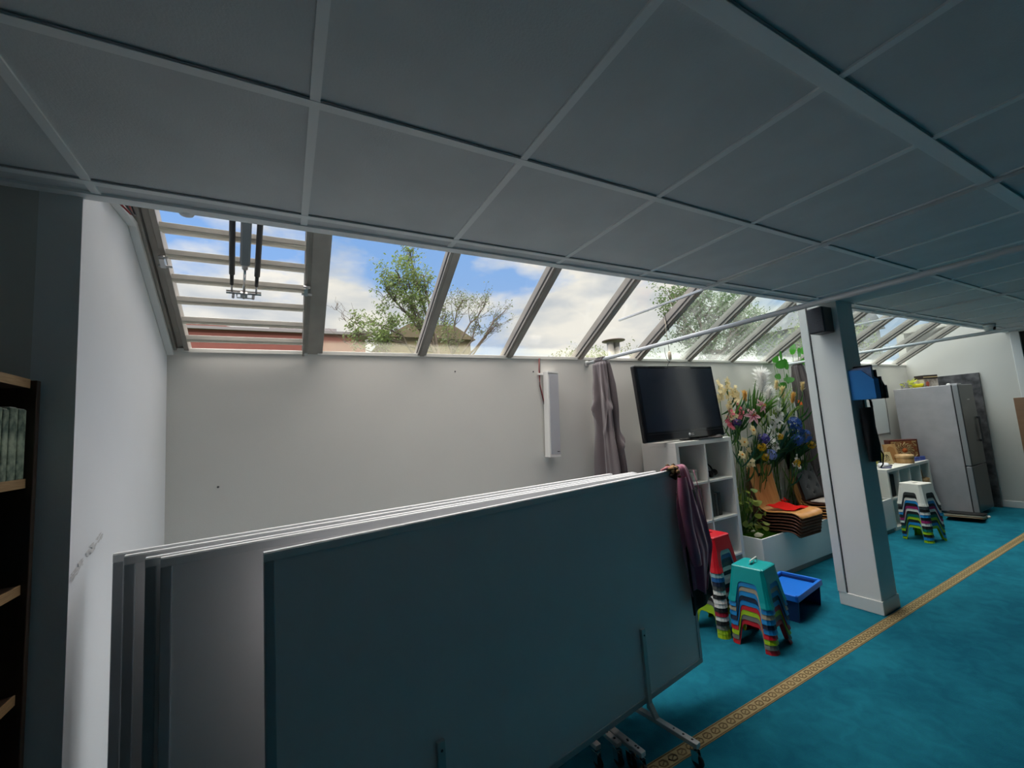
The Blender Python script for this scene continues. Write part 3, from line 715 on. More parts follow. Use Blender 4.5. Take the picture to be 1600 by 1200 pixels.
def television():
    W = 1.0; Ht = .672
    t = thing('television', 'large black flat television leaning back on the shelving unit', 'television', (3.745, 2.60, 1.374), radians(-1.5))
    Rx = Matrix.Rotation(radians(-5), 4, 'X')
    Rx = Rx @ Matrix.Translation((-.03, 0, .012))
    MB(Rx).box(-W/2, W/2, -.03, .02, 0, Ht).build('bezel', mat('gloss_black', (.008, .009, .012), .12, coat=.5), t, bevel=.012)
    MB(Rx).box(-W/2+.035, W/2-.035, -.0315, -.029, .085, Ht-.03).build('screen', mat('screen', (.012, .016, .028), .18, spec=.7), t)
    MB(Rx).box(-W/2+.25, W/2-.25, .02, .075, .08, Ht-.12).build('rear_housing', M_black, t, bevel=.02)
    MB(Rx).box(-W/2+.04, W/2-.03, -.0312, -.029, .066, .068).build('trim_line', mat('bezel_line', (.05, .05, .06), .3), t)
    # LG mark
    b = MB(Rx); b.lathe([(.013, 0), (.013, .0015)], 20, (.03, -.030, .040), Matrix.Rotation(pi/2, 3, 'X')); b.build('badge', mat('badge_silver', (.5, .5, .52), .3), t)
    cu = bpy.data.curves.new('logo_text', 'FONT'); cu.body = 'LG'; cu.size = .030; cu.extrude = .0006; cu.materials.append(MATS['badge_silver'])
    tmp = bpy.data.objects.new('logo_curve', cu); lm = bpy.data.meshes.new_from_object(tmp); bpy.data.objects.remove(tmp)
    o = bpy.data.objects.new('logo_text', lm); COL.objects.link(o); o.parent = t
    o.matrix_local = Rx @ Matrix.Translation((.048, -.0315, .030)) @ Matrix.Rotation(pi/2, 4, 'X')
    MB().box(.02, .34, -.10, .12, 0, .010).build('stand', M_black, t, bevel=.003)
    MB().box(.12, .24, -.02, .06, .008, .06).build('neck', M_black, t, bevel=.003)
television()

# ------------------------------------------------------------------ step stools
STCOL = {'turquoise': (.0, .30, .31), 'blue': (.01, .22, .55), 'beige': (.34, .30, .22), 'navy': (.012, .02, .05), 'red': (.52, .01, .02),
         'lime': (.33, .52, .01), 'grey': (.16, .17, .16), 'white': (.72, .70, .66), 'black': (.015, .015, .017), 'magenta': (.30, .015, .12),
         'teal': (.0, .14, .12), 'ice blue': (.25, .42, .46), 'crimson': (.30, .01, .03), 'dark grey': (.06, .065, .07), 'deep blue': (.01, .10, .30)}
def smat(c): return mat('plastic_'+c.replace(' ', '_'), STCOL[c], .32, spec=.5)
HS = .235
def stool_mesh():
    """one moulded shell: rounded top, four flaring sides with arched cut-outs and fluted corners"""
    out_t, out_b = .106, .142
    N = 16
    prof = []
    def ring(k):       # half width at depth k in 0..1 (0 top)
        return out_t+(out_b-out_t)*k
    b = bmesh.new()
    rows = [0, .05, .14, .26, .40, .43, .48, .56, .70, .85, .96, 1.0]
    AR = {.40: .36, .43: .45, .48: .50, .56: .52, .70: .54, .85: .565, .96: .58, 1.0: .585}
    # perimeter positions per side; the corner carries a vertical flute
    fr = [-1, -.90, -.82, -.68, 'a', -.22, 0, .22, 'b', .68, .82, .90]
    def pt(side, f, k):
        w = ring(k); n = w
        ar = AR.get(k, .40)
        if f == 'a': f = -ar
        if f == 'b': f = ar
        if f == -1: n = w-.010; f = f*(1-.010/w)
        elif abs(f) == .90 and k > .02: n = w-.009
        if k >= .96: n += .004
        x, y = f*w, -n
        a = side*pi/2
        return (x*cos(a)-y*sin(a), x*sin(a)+y*cos(a), HS*(1-k))
    grid = []
    for k in rows:
        grid.append([b.verts.new(pt(side, f, k)) for side in range(4) for f in fr])
    n = len(grid[0]); cut = (4, 5, 6, 7)
    for j in range(len(rows)-1):
        for i in range(n):
            if rows[j] >= .40 and i % len(fr) in cut: continue
            b.faces.new((grid[j][i], grid[j][(i+1) % n], grid[j+1][(i+1) % n], grid[j+1][i]))
    for v in [v for v in b.verts if not v.link_faces]: b.verts.remove(v)
    # top with rounded shoulder and hand slot
    ins = [b.verts.new((v.co.x*.93, v.co.y*.93, HS+.006)) for v in grid[0]]
    for i in range(n): b.faces.new((ins[i], ins[(i+1) % n], grid[0][(i+1) % n], grid[0][i]))
    slot = [(-.042, -.012), (.042, -.012), (.042, .012), (-.042, .012)]
    sl = [b.verts.new((x, y, HS+.007)) for x, y in slot]
    q = n//4
    for s_ in range(4):
        idx = [(s_*q+i) % n for i in range(q+1)]
        a, c = sl[s_], sl[(s_+1) % 4]
        half = q//2
        for i in range(q):
            v0, v1 = ins[idx[i]], ins[idx[i+1]]
            b.faces.new((v0, v1, a if i < half else c))
        b.faces.new((a, ins[idx[half]], c))
    low = [b.verts.new((x*.95, y*.9, HS-.006)) for x, y in slot]
    for i in range(4): b.faces.new((sl[i], sl[(i+1) % 4], low[(i+1) % 4], low[i]))
    bmesh.ops.recalc_face_normals(b, faces=b.faces)
    me = bpy.data.meshes.new('step_stool'); b.to_mesh(me); b.free()
    for p in me.polygons: p.use_smooth = False
    return me
STOOL = stool_mesh(); MESHC = {}
def stool(c, loc, rz, label, group):
    if c not in MESHC:
        me = STOOL.copy(); me.materials.append(smat(c)); MESHC[c] = me
    o = bpy.data.objects.new('step_stool', MESHC[c]); COL.objects.link(o); o.location = loc; o.rotation_euler = (0, 0, rz)
    m = o.modifiers.new('thickness', 'SOLIDIFY'); m.thickness = .0032; m.offset = -1
    m = o.modifiers.new('bevel', 'BEVEL'); m.width = .0035; m.segments = 2; m.limit_method = 'ANGLE'; m.angle_limit = radians(35)
    tag(o, label, 'step stool', group); return o
ORD = 'top second third fourth fifth sixth seventh eighth ninth tenth eleventh twelfth thirteenth fourteenth fifteenth sixteenth'.split()
def stack(cols, x, y, rz, dz, where, group):
    n = len(cols)
    for i, c in enumerate(cols):
        z = (n-1-i)*dz
        if i == 0: l = '%s plastic step stool on top of the %s' % (c, where)
        elif i == n-1: l = '%s plastic step stool at the bottom of the %s' % (c, where)
        else: l = '%s plastic stool, %s from the top in the %s' % (c, ORD[i], where)
        stool(c, (x+random.uniform(-.0015, .0015), y+random.uniform(-.0015, .0015), z), rz+radians(random.uniform(-1, 1)), l, group)
stack(['turquoise', 'blue', 'beige', 'blue', 'navy', 'blue', 'red', 'lime', 'grey', 'red'], 3.465, 1.945, radians(8), .0315, 'turquoise-topped stack', 'stools in the turquoise-topped stack')
stack(['red', 'ice blue', 'deep blue', 'navy', 'dark grey', 'white', 'black', 'white', 'white', 'black', 'crimson', 'white', 'black', 'grey', 'lime', 'lime'], 3.42, 2.245, radians(3), .0298, 'red-topped stack', 'stools in the red-topped stack')
stack(['white', 'dark grey', 'black', 'white', 'blue', 'black', 'magenta', 'white', 'black', 'teal', 'lime', 'black', 'blue', 'lime'], 6.99, 2.18, radians(-12), .0305, 'white-topped stack by the fridge', 'stools in the white-topped stack')
t = thing('string_tag', 'white bent tag handle standing in the slot of the turquoise stool', 'tag', (3.475, 1.945, .2835+HS+.004), radians(8))
MB().tube([(-.03, .01, 0), (-.028, .008, .022), (.03, -.008, .040), (.034, -.01, .008)], .004, 6).build('loop', mat('tag_white', (.8, .78, .72), .5), t)
MB().tube([(-.005, .0, 0), (.01, -.004, .03)], .003, 6).build('strut', MATS['tag_white'], t)

def tray_table():
    t = thing('tray_table', 'low bright blue plastic tray table with raised rim before the planter', 'tray table', (4.12, 2.10, 0), radians(8))
    mb = mat('tray_blue', (.01, .17, .72), .35); md = mat('tray_navy', (.01, .03, .12), .4)
    w, d, h = .245, .155, .20
    MB().box(-w+.02, w-.02, -d+.02, d-.02, h-.042, h-.034).build('tray_top', mb, t, bevel=.003)
    b = MB()
    for (xa, xb, ya, yb) in ((-w, w, -d, -d+.022), (-w, w, d-.022, d), (-w, -w+.022, -d, d), (w-.022, w, -d, d)): b.box(xa, xb, ya, yb, h-.045, h)
    b.build('rim', mb, t, bevel=.004)
    for s in (-1, 1):
        MB().prism([(-d+.02, 0), (d-.02, 0), (d-.008, h-.015), (-d+.008, h-.015)], s*(w-.03)-.004, s*(w-.03)+.004, 'x').build('end_panel', md, t)
    MB().prism([(-w+.03, 0), (w-.03, 0), (w-.015, h-.015), (-w+.015, h-.015)], d-.022, d-.016, 'y').build('back_panel', md, t)

tray_table()

# ------------------------------------------------------------------ planter with trellis, grass and stones
M_grass = leaf_mat('turf_green', (.10, .30, .02), (.05, .18, .01), .8)
def planter():
    x0, x1, y0, y1, h = 4.452, 7.15, 2.485, 2.885, .40
    t = thing('planter_box', 'long low white planter box along the back wall', 'planter', (x0, y0, 0))
    W = x1-x0; D = y1-y0
    pm = mat('planter_white', (.84, .85, .87), .45, var=.04, scale=2)
    MB().box(0, W, 0, .018, .05, h).build('front_panel', pm, t, bevel=.002)
    MB().box(0, .018, .018, D, .05, h).build('end_panel', pm, t, bevel=.002)
    MB().box(W-.018, W, .018, D, .05, h).build('end_panel', pm, t, bevel=.002)
    MB().box(.02, W-.02, .015, D, 0, .05).build('plinth', mat('plinth_grey', (.35, .36, .36), .6), t)
    MB().box(.018, W-.018, .018, D, .34, .37).build('liner', mat('soil', (.05, .06, .02), .9), t)
    g = MB()
    for k in range(26000):
        x = random.uniform(x0+.02, x1-.02); y = random.uniform(y0+.02, y1-.01)
        if k % 2 and x > 5.3: x = random.uniform(x0+.02, 5.3)
        a = random.uniform(0, 2*pi); hh = random.uniform(.010, .022); w = .0022
        dx, dy = cos(a)*w, sin(a)*w; lx, ly = random.uniform(-.008, .008), random.uniform(-.008, .008)
        g.v += [(x-dx, y-dy, .369), (x+dx, y+dy, .369), (x+lx, y+ly, .369+hh)]; n = len(g.v); g.f.append((n-3, n-2, n-1)); g.m.append(0); g.s.append(False)
    tag(g.build('artificial_grass', M_grass, fix=False), 'short bright green artificial grass filling the planter', 'grass', kind='stuff')
    ms = mat('cream_stone', (.62, .58, .45), .7, var=.2, scale=20)
    for (x, y, rx, ry, rz_, l) in ((4.66, 2.775, .055, .02, .014, 'flat cream pebble at the back left end of the planter grass'), (4.59, 2.60, .042, .036, .022, 'round cream stone in the near left corner of the planter'), (4.725, 2.74, .03, .018, .012, 'small cream pebble behind the round stone'), (7.08, 2.60, .035, .03, .02, 'cream stone at the far right end of the planter'), (6.98, 2.62, .028, .022, .016, 'small pale stone near the right end of the planter')):
        tag(MB().ellipsoid((x, y, .37+rz_), (rx, ry, rz_*1.15), 16, 10, jit=.35).build('pebble', ms), l, 'pebble')
    def trellis(xa, xb, za, zb, label):
        t = thing('trellis', label, 'trellis', (xa, 2.868, za))
        w = xb-xa; hh = zb-za; mt = mat('trellis_white', (.55, .54, .48), .6)
        nx = int(w/.082); nz = int(hh/.095)
        for i in range(nx+1): MB().box(i*w/nx-.006, i*w/nx+.006, -.007, 0, 0, hh).build('upright', mt, t)
        for j in range(nz+1): MB().box(-.006, w+.006, .0, .007, j*hh/nz-.006, j*hh/nz+.006).build('crossbar', mt, t)
    trellis(4.50, 5.42, .372, 1.25, 'white square-mesh trellis behind the left stack of seat shells')
    trellis(5.46, 6.40, .372, 1.22, 'white square-mesh trellis behind the cushioned stack of seat shells')
planter()

# ------------------------------------------------------------------ bentwood seat shells
M_shell = wood('beech_veneer', (.66, .33, .12), (.54, .24, .075), 4, (6, 1, 1), .32)
M_shellD = wood('walnut_stain', (.13, .052, .03), (.08, .033, .02), 4, (6, 1, 1), .35)
def shell_mesh():
    W = .195; th = .0055
    # side profile: (y, z) from the front lip of the seat to the top of the back; seat faces -y
    prof = [(-.365, -.028), (-.35, -.006), (-.30, .010), (-.2, .006), (-.10, -.006), (-.03, -.008), (.012, .006), (.038, .040), (.052, .085), (.075, .18), (.100, .29), (.125, .40), (.135, .445)]
    # smooth
    def ev(t):
        n = len(prof)-1; x = t*n; i = min(int(x), n-1); f = x-i
        p0 = prof[max(i-1, 0)]; p1 = prof[i]; p2 = prof[i+1]; p3 = prof[min(i+2, n)]
        def c(a, b, c_, d): return .5*((2*b)+(-a+c_)*f+(2*a-5*b+4*c_-d)*f*f+(-a+3*b-3*c_+d)*f**3)
        return c(p0[0], p1[0], p2[0], p3[0]), c(p0[1], p1[1], p2[1], p3[1])
    def fn(u, v):
        y, z = ev(v); s = 2*u-1
        w = W
        if v < .12: w = W*(.80+.20*math.sqrt(max(0, 1-((.12-v)/.12)**2)))
        if .38 < v < .62: w = W*(1-.14*sin(pi*(v-.38)/.24))
        if v > .62: w = W*(.90+.10*(v-.62)/.38)
        if v > .5:
            z += -.022*s**4*(v-.5)*2; y += -.03*s*s*(v-.5)*2
        else: z += -.008*s*s*0+.012*s*s*(1 if v > .1 else v*10)
        return Vector((s*w, y, z))
    return MB().grid(fn, 18, 44)
def shell_stack(n, x, y, z, rz, group, labels, mats):
    proto = None
    for k in range(n):
        zz = z-k*.030; off = .006*k
        o = shell_mesh().build('seat_shell', mats[k]) if (k < 2) else None
        if o is None:
            o = bpy.data.objects.new('seat_shell', proto.data); COL.objects.link(o)
        proto = o
        if not o.modifiers:
            m = o.modifiers.new('thickness', 'SOLIDIFY'); m.thickness = .011; m.offset = 0
            m = o.modifiers.new('bevel', 'BEVEL'); m.width = .002; m.segments = 1; m.limit_method = 'ANGLE'
        o.location = (x+random.uniform(-.003, .003)-sin(rz)*off, y+off*cos(rz), zz); o.rotation_euler = (0, 0, rz)
        tag(o, labels(k), 'seat shell', group)
        if k == 0:
            for s in (-1, 1):
                MB().lathe([(.007, 0), (.010, .0004), (.007, .001)], 12, (s*.016-.0, .098, .345), Matrix.Rotation(pi/2, 3, 'X') @ Matrix.Scale(1, 3)).build('finger_hole', M_black, o) if False else None
                b = MB(); b.prism([(s*.02+.0085*cos(a), .34+.015*sin(a)) for a in [2*pi*i/12 for i in range(12)]], .085, .1085, 'y')
                b.build('slot', M_blackM, o)
ORD2 = ['top', 'second', 'third', 'fourth', 'fifth', 'sixth', 'bottom']
shell_stack(7, 5.00, 2.665, .580, radians(-2), 'bentwood shells in the left stack', lambda k: ('pale beech bentwood seat shell on top of the left stack, red cloth on it' if k == 0 else 'brown bentwood seat shell, %s in the left stack on the planter' % ORD2[k]), [M_shell]+[M_shellD]*6)
shell_stack(6, 5.80, 2.665, .540, radians(-2), 'bentwood shells in the right stack', lambda k: ('bentwood seat shell with grey cushion, top of the right stack' if k == 0 else 'bentwood seat shell, %s from the top in the right stack behind the pillar' % ['', 'second', 'third', 'fourth', 'fifth', 'last'][k]), [M_shellD, M_shell]+[M_shell]*5)
def cushion():
    t = thing('cushion', 'charcoal buttoned seat cushion propped against the right stack of shells', 'cushion', (5.81, 2.70, .565), radians(-2))
    mc = mat('charcoal_fabric', (.05, .055, .062), .9, sheen=.2, bump=.3, bscale=200)
    T = Matrix.Rotation(radians(-14), 4, 'X')
    btn = [(-.09, .30), (.09, .30), (0, .22), (-.09, .13), (.09, .13), (0, .06), (.0, .35)]
    def fn(u, v):
        a = (u-.5)*2; c = (v-.5)*2
        th = .026*(1-a**6)*(1-c**6)+.002
        x = a*.175; z = .195+c*.195
        for bx_, bz_ in btn: th -= .016*math.exp(-(((x-bx_)/.022)**2+((z-bz_)/.022)**2))
        return x, th, z
    MB(T).grid(lambda u, v: Vector((fn(u, v)[0], -.03-fn(u, v)[1], fn(u, v)[2])), 30, 30).grid(lambda u, v: Vector((fn(u, v)[0], -.03+.012*(1-((u-.5)*2)**6)*(1-((v-.5)*2)**6), fn(u, v)[2])), 30, 30).build('pad', mc, t)
    b = MB(T)
    for bx_, bz_ in btn: b.ellipsoid((bx_, -.044, bz_), (.007, .005, .007), 10, 6)
    b.build('buttons', M_blackM, t)
    tag(MB().grid(lambda u, v: Vector((5.81+(u-.5)*.33, 2.34+v*.30, .562+.012*sin(pi*u)*sin(pi*v))), 16, 16).build('seat_pad', mat('pale_felt', (.50, .42, .38), .9), solid=.012), 'flat pale pink pad on the seat of the cushioned shell stack', 'pad')
cushion()
def red_cloth():
    def fn(u, v):
        x = -.165+.29*u+.05*v; y = .0-.235*v
        z = .609+.022*math.exp(-((v-.1)/.28)**2)+.006*sin(9*u+4*v)+.004*sin(15*v+3*u)
        return Vector((5.00+x, 2.665+y-.015, z))
    tag(MB().grid(fn, 26, 26).build('red_cloth', M_red, solid=.006, sub=1), 'crumpled bright red cloth lying on the pale top seat shell', 'cloth')
    b = MB(); b.tube([(5.12, 2.62, .625), (5.14, 2.66, .65), (5.17, 2.63, .635), (5.19, 2.66, .66), (5.22, 2.63, .63)], .006, 6)
    o = b.build('drawstring', M_red, bpy.data.objects['red_cloth'])
red_cloth()
tag(MB().box(4.80, 4.87, 2.50, 2.58, .553, .571).build('tape_bundle', mat('grey_tape', (.08, .09, .11), .6), bevel=.004), 'small grey fabric strap tucked at the left edge of the pale shell', 'strap') if False else None

# ------------------------------------------------------------------ artificial flowers and plants
def leaf_strip(b, p0, p1, w, bend=(0, 0, 0), n=7, mi=0, up=Vector((0, -1, .2))):
    p0 = Vector(p0); p1 = Vector(p1); bend = Vector(bend)
    vs = []
    d = (p1-p0).normalized(); sd = d.cross(up)
    sd = sd.normalized() if sd.length > .01 else Vector((1, 0, 0))
    for i in range(n+1):
        t = i/n; c = p0.lerp(p1, t)+bend*(4*t*(1-t))*.5+bend*t*t*.3
        ww = w*(sin(pi*min(1, t*.92+.08))**.7)*(1 if t < 1 else 0)
        vs += [c-sd*ww, c+sd*ww+Vector((0, 0, .0))]
    b.add(vs, [(2*i, 2*i+1, 2*i+3, 2*i+2) for i in range(n)], mi, True)
def bloom(b, c, r, petals, nrm, mi=0, width=.34, cup=.3, layers=1):
    nrm = Vector(nrm).normalized(); a0 = nrm.orthogonal().normalized(); b0 = nrm.cross(a0)
    for L_ in range(layers):
        for k in range(petals):
            a = 2*pi*(k+.5*L_)/petals+random.uniform(-.1, .1); d = a0*cos(a)+b0*sin(a); s = a0*-sin(a)+b0*cos(a)
            rr = r*(1-.22*L_)
            vs = []
            for i in range(6):
                t = i/5; p = Vector(c)+d*rr*t+nrm*rr*(cup*t-.35*t*t+.15*L_*t)
                w = rr*width*sin(pi*(.06+.90*t))
                vs += [p-s*w, p+nrm*rr*-.05, p+s*w]
            fs = []
            for i in range(5): fs += [(3*i, 3*i+1, 3*i+4, 3*i+3), (3*i+1, 3*i+2, 3*i+5, 3*i+4)]
            b.add(vs, fs, mi, True)
LG = [leaf_mat('leaf_dark', (.03, .10, .03)), leaf_mat('leaf_mid', (.09, .22, .04)), leaf_mat('leaf_light', (.28, .42, .08)), leaf_mat('leaf_blue', (.02, .10, .07))]
PC = {'white': (.92, .90, .88), 'cream': (.80, .68, .42), 'yellow tuft': (.75, .50, .16), 'pink': (.70, .18, .24), 'lily': (.70, .38, .45), 'orange': (.70, .14, .02),
      'blue': (.04, .12, .42), 'violet': (.10, .08, .38), 'purple': (.04, .02, .12), 'yellow': (.55, .36, .01), 'periwinkle': (.22, .30, .62), 'green': (.1, .3, .05)}
def pm(c): return leaf_mat('petal_'+c.replace(' ', '_'), PC[c], tuple(x*(.45 if c in ('blue', 'violet', 'yellow', 'periwinkle') else .8) for x in PC[c]), scale=70)
def flower(kind, color, tip, base, label, name='artificial_flower', size=.04, leaves=3, leafm=1, group=None, nrm=None, lw=.012, ll=.25):
    tip = Vector(tip); base = Vector(base)
    t = thing(name, label, 'flower', base, 0, group)
    T = tip-base
    mid = T*.5+Vector((random.uniform(-.03, .03), random.uniform(-.03, .01), 0))
    pts = [Vector((0, 0, 0)), mid*.5+Vector((0, 0, .01)), mid, mid.lerp(T, .5), T*.98]
    MB().tube(pts, .0028, 6).build('stem', LG[1], t)
    b = MB(); n = nrm or (random.uniform(-.5, .1), -1, random.uniform(.1, .6))
    if kind == 'bloom': bloom(b, T, size, 6, n, layers=2)
    elif kind == 'lily':
        bloom(b, T, size, 6, n, width=.22, cup=.25)
    elif kind == 'ball':
        for k in range(34):
            d = Vector((random.gauss(0, 1), random.gauss(0, 1), random.gauss(0, 1))).normalized()
            bloom(b, T+d*size*random.uniform(.65, .95), size*.42, 5, d+Vector((0, -.2, 0)), width=.22, cup=.5)
    elif kind == 'spray':
        for k in range(22):
            u = k/21; c = T-T.normalized()*size*6*(1-u)+Vector((random.uniform(-1, 1), random.uniform(-1, .4), 0))*size*(1.6-u)
            bloom(b, c, size*(1.0-.35*u), 5, (random.uniform(-.8, .8), -1, random.uniform(-.2, .8)), width=.36)
    elif kind == 'plume':
        ax = T.normalized()
        for k in range(340):
            u = random.random(); c = T-ax*size*2.6*(1-u)*.9
            d = (ax*random.uniform(.6, 1.3)+Vector((random.gauss(0, 1), random.gauss(0, 1), random.gauss(0, .5)))*.6).normalized()
            leaf_strip(b, c, c+d*size*random.uniform(.8, 1.3), .0055, n=3)
    elif kind == 'tuft':
        ax = T.normalized()
        for k in range(150):
            c = T-ax*size*random.uniform(0.2, 2.0)
            d = (ax*1.2+Vector((random.gauss(0, 1), random.gauss(0, 1), 0))*.5).normalized()
            leaf_strip(b, c, c+d*size*random.uniform(.6, 1.0), .006, n=3)
    b.build('bloom', pm(color), t, fix=False)
    if kind == 'lily':
        s = MB(); 
        nn = Vector(n).normalized()
        for k in range(6):
            a = 2*pi*k/6; q = nn.orthogonal().normalized(); q2 = nn.cross(q)
            s.tube([T, T+nn*size*.5+(q*cos(a)+q2*sin(a))*size*.16], .0018, 5)
        s.build('stamens', mat('stamen', (.45, .12, .03), .6), t)
        e = MB(); bloom(e, T+nn*.003, size*.66, 6, n, width=.07, cup=.25); e.build('petal_stripes', leaf_mat('petal_rose', (.50, .06, .16)), t, fix=False)
    if kind == 'bloom' and color in ('cream', 'white'):
        nn = Vector(n).normalized(); e = MB(); e.ellipsoid(T+nn*.006, (.010, .010, .010), 10, 8); e.build('centre', mat('flower_centre', (.62, .25, .03), .7), t)
    if leaves:
        e = MB()
        for k in range(leaves):
            u = random.uniform(.60, .88); p = T*u
            d = Vector((random.uniform(-1, 1), random.uniform(-.7, .25), random.uniform(.7, 1.5))).normalized()*ll*random.uniform(.6, 1.1)
            if (base+p+d).y > 2.86: d.y = 2.86-(base+p).y
            leaf_strip(e, p, p+d, lw, (0, -.02, -ll*.2), mi=0)
        e.build('leaves', LG[leafm], t, fix=False)
    return t
GZ = .372
def base_for(x, k=.35): 
    return (min(max(5.15+(x-5.15)*.8, 4.52), 6.3)+random.uniform(-.05, .05), 2.848, GZ)
F = [
 ('plume', 'white', (5.19, 2.72, 2.00), 'large white feathery plume flower standing highest against the wall', .095),
 ('plume', 'white', (5.33, 2.74, 1.80), 'smaller white feathery plume right of the highest one', .08),
 ('tuft', 'yellow tuft', (4.71, 2.74, 1.80), 'left of the pair of straw-yellow tufted grasses by the television', .055),
 ('tuft', 'yellow tuft', (4.86, 2.73, 1.80), 'right of the pair of straw-yellow tufted grasses by the television', .055),
 ('tuft', 'cream', (5.52, 2.70, 1.83), 'pale straw tuft left of the orange flower', .06),
 ('tuft', 'yellow tuft', (5.64, 2.66, 1.75), 'straw tuft leaning towards the curtain', .055),
 ('tuft', 'cream', (5.87, 2.66, 1.87), 'slender pale tuft reaching furthest right over the curtain', .05),
 ('spray', 'cream', (4.46, 2.74, 1.93), 'cream blossom spray half hidden behind the television edge', .034),
 ('spray', 'cream', (4.58, 2.73, 1.95), 'tall cream blossom spray just right of the television', .036),
 ('spray', 'cream', (4.54, 2.70, 1.72), 'lower cream blossom spray beside the television edge', .032),
 ('spray', 'pink', (4.67, 2.70, 1.71), 'pink blossom spray between television and lilies', .030),
 ('spray', 'pink', (4.50, 2.68, 1.62), 'lower pink blossom spray close to the television', .030),
 ('lily', 'lily', (4.84, 2.66, 1.545), 'lower pink-striped white lily with open petals', .10),
 ('lily', 'lily', (5.02, 2.66, 1.64), 'upper pink-striped white lily facing right', .085),
 ('spray', 'white', (5.42, 2.72, 1.72), 'white blossom branch rising beside the straw tufts', .034),
 ('spray', 'white', (5.27, 2.70, 1.54), 'white blossom branch in the middle of the flowers', .036),
 ('spray', 'white', (5.12, 2.68, 1.42), 'low white blossom branch under the lilies', .036),
 ('bloom', 'orange', (5.72, 2.64, 1.65), 'single orange flower in front of the curtain', .04),
 ('ball', 'blue', (5.62, 2.68, 1.42), 'deep blue hydrangea, upper one near the curtain', .075),
 ('ball', 'blue', (5.80, 2.68, 1.27), 'deep blue hydrangea, right of the other blue ones', .075),
 ('ball', 'blue', (5.60, 2.66, 1.24), 'deep blue hydrangea, lowest of the blue group', .065),
 ('ball', 'periwinkle', (5.00, 2.62, 1.13), 'pale blue hydrangea low in front of the trellis', .055),
 ('ball', 'violet', (4.95, 2.64, 1.30), 'violet hyacinth below the lilies', .055),
 ('ball', 'purple', (4.53, 2.64, 1.49), 'dark purple flower beside the television corner', .045),
 ('bloom', 'cream', (4.75, 2.62, 1.40), 'cream daffodil with an orange centre under the lily', .060),
 ('bloom', 'cream', (4.61, 2.64, 1.29), 'cream daffodil hanging above the shelf corner', .055),
 ('bloom', 'cream', (4.55, 2.64, 1.17), 'lowest cream daffodil by the shelf side', .05),
 ('ball', 'yellow', (5.24, 2.64, 1.30), 'yellow flower head in the middle of the blue leaves', .035),
 ('ball', 'yellow', (4.86, 2.62, 1.22), 'mustard flower head left of the pale hydrangea', .042),
 ('ball', 'yellow', (4.89, 2.62, 1.12), 'lower mustard flower head above the seat shells', .042),
 ('ball', 'yellow', (5.86, 2.66, 1.16), 'yellow flower head near the curtain foot', .045),
 ('ball', 'yellow', (5.42, 2.60, 1.005), 'yellow flower head just above the cushioned shells', .035),
 ('bloom', 'white', (5.44, 2.60, .965), 'small white flower just above the cushioned shells', .035),
 ('bloom', 'white', (6.15, 2.62, .84), 'small white flower low beside the pillar', .05),
 ('spray', 'cream', (4.66, 2.70, 1.86), 'short cream blossom spray left of the straw tufts', .030),
 ('spray', 'white', (5.36, 2.70, 1.62), 'white blossom branch below the smaller plume', .034),
 ('spray', 'white', (5.20, 2.66, 1.33), 'white blossom branch behind the yellow flower head', .030),
 ('spray', 'cream', (4.68, 2.66, 1.22), 'cream blossom branch above the yellow-green plant', .030),
 ('spray', 'white', (5.55, 2.66, 1.08), 'thin white-flecked branch in front of the blue-green grass', .020),
 ('ball', 'blue', (5.70, 2.70, 1.34), 'deep blue hydrangea between the other blue ones', .070),
 ('tuft', 'cream', (5.45, 2.72, 1.90), 'pale straw tuft beside the large glossy leaves', .05),
]
for (k, c, p, l, s) in F:
    flower(k, c, p, base_for(p[0]), l, size=s, leaves=3 if k not in ('plume',) else 2, leafm=random.choice((0, 0, 1, 3)), ll=.26)
def grass_plant(x, z0, z1, n, spread, label, leafm, w=.008, yy=2.84):
    n = int(n*1.5); w = w*1.25
    t = thing('artificial_grass_plant', label, 'plant', (x, yy, GZ))
    MB().tube([(0, 0, 0), (0, 0, z0-GZ)], .006, 6).build('stem', LG[1], t)
    b = MB()
    for k in range(n):
        a = random.uniform(-1, 1); h = random.uniform(.65, 1)*(z1-z0)
        p1 = Vector((a*spread, random.uniform(-.26, .0), (z0-GZ)+h*(1-.45*abs(a))))
        leaf_strip(b, (random.uniform(-.02, .02), 0, (z0-GZ)), p1, w, (a*spread*.15, 0, h*.35), n=8)
    b.build('blades', LG[leafm], t, fix=False)
grass_plant(4.80, 1.30, 1.78, 16, .10, 'dark upright grass under the pair of straw tufts', 0)
grass_plant(5.12, 1.38, 1.90, 26, .20, 'broad bright green grass blades in the middle of the flowers', 1, .011)
grass_plant(5.45, 1.22, 1.88, 34, .38, 'long fine green grass arching towards the curtain', 2, .006)
grass_plant(5.40, .95, 1.42, 70, .36, 'dense blue-green grass tuft over the seat shells', 3, .006)
grass_plant(5.68, .90, 1.35, 60, .30, 'dense dark grass tuft by the curtain foot', 0, .007)
grass_plant(5.05, .95, 1.35, 50, .26, 'dark green grass tuft behind the left seat shells', 0, .007)
grass_plant(6.10, .60, 1.10, 36, .20, 'dark green foliage low between curtain and pillar', 0, .012)
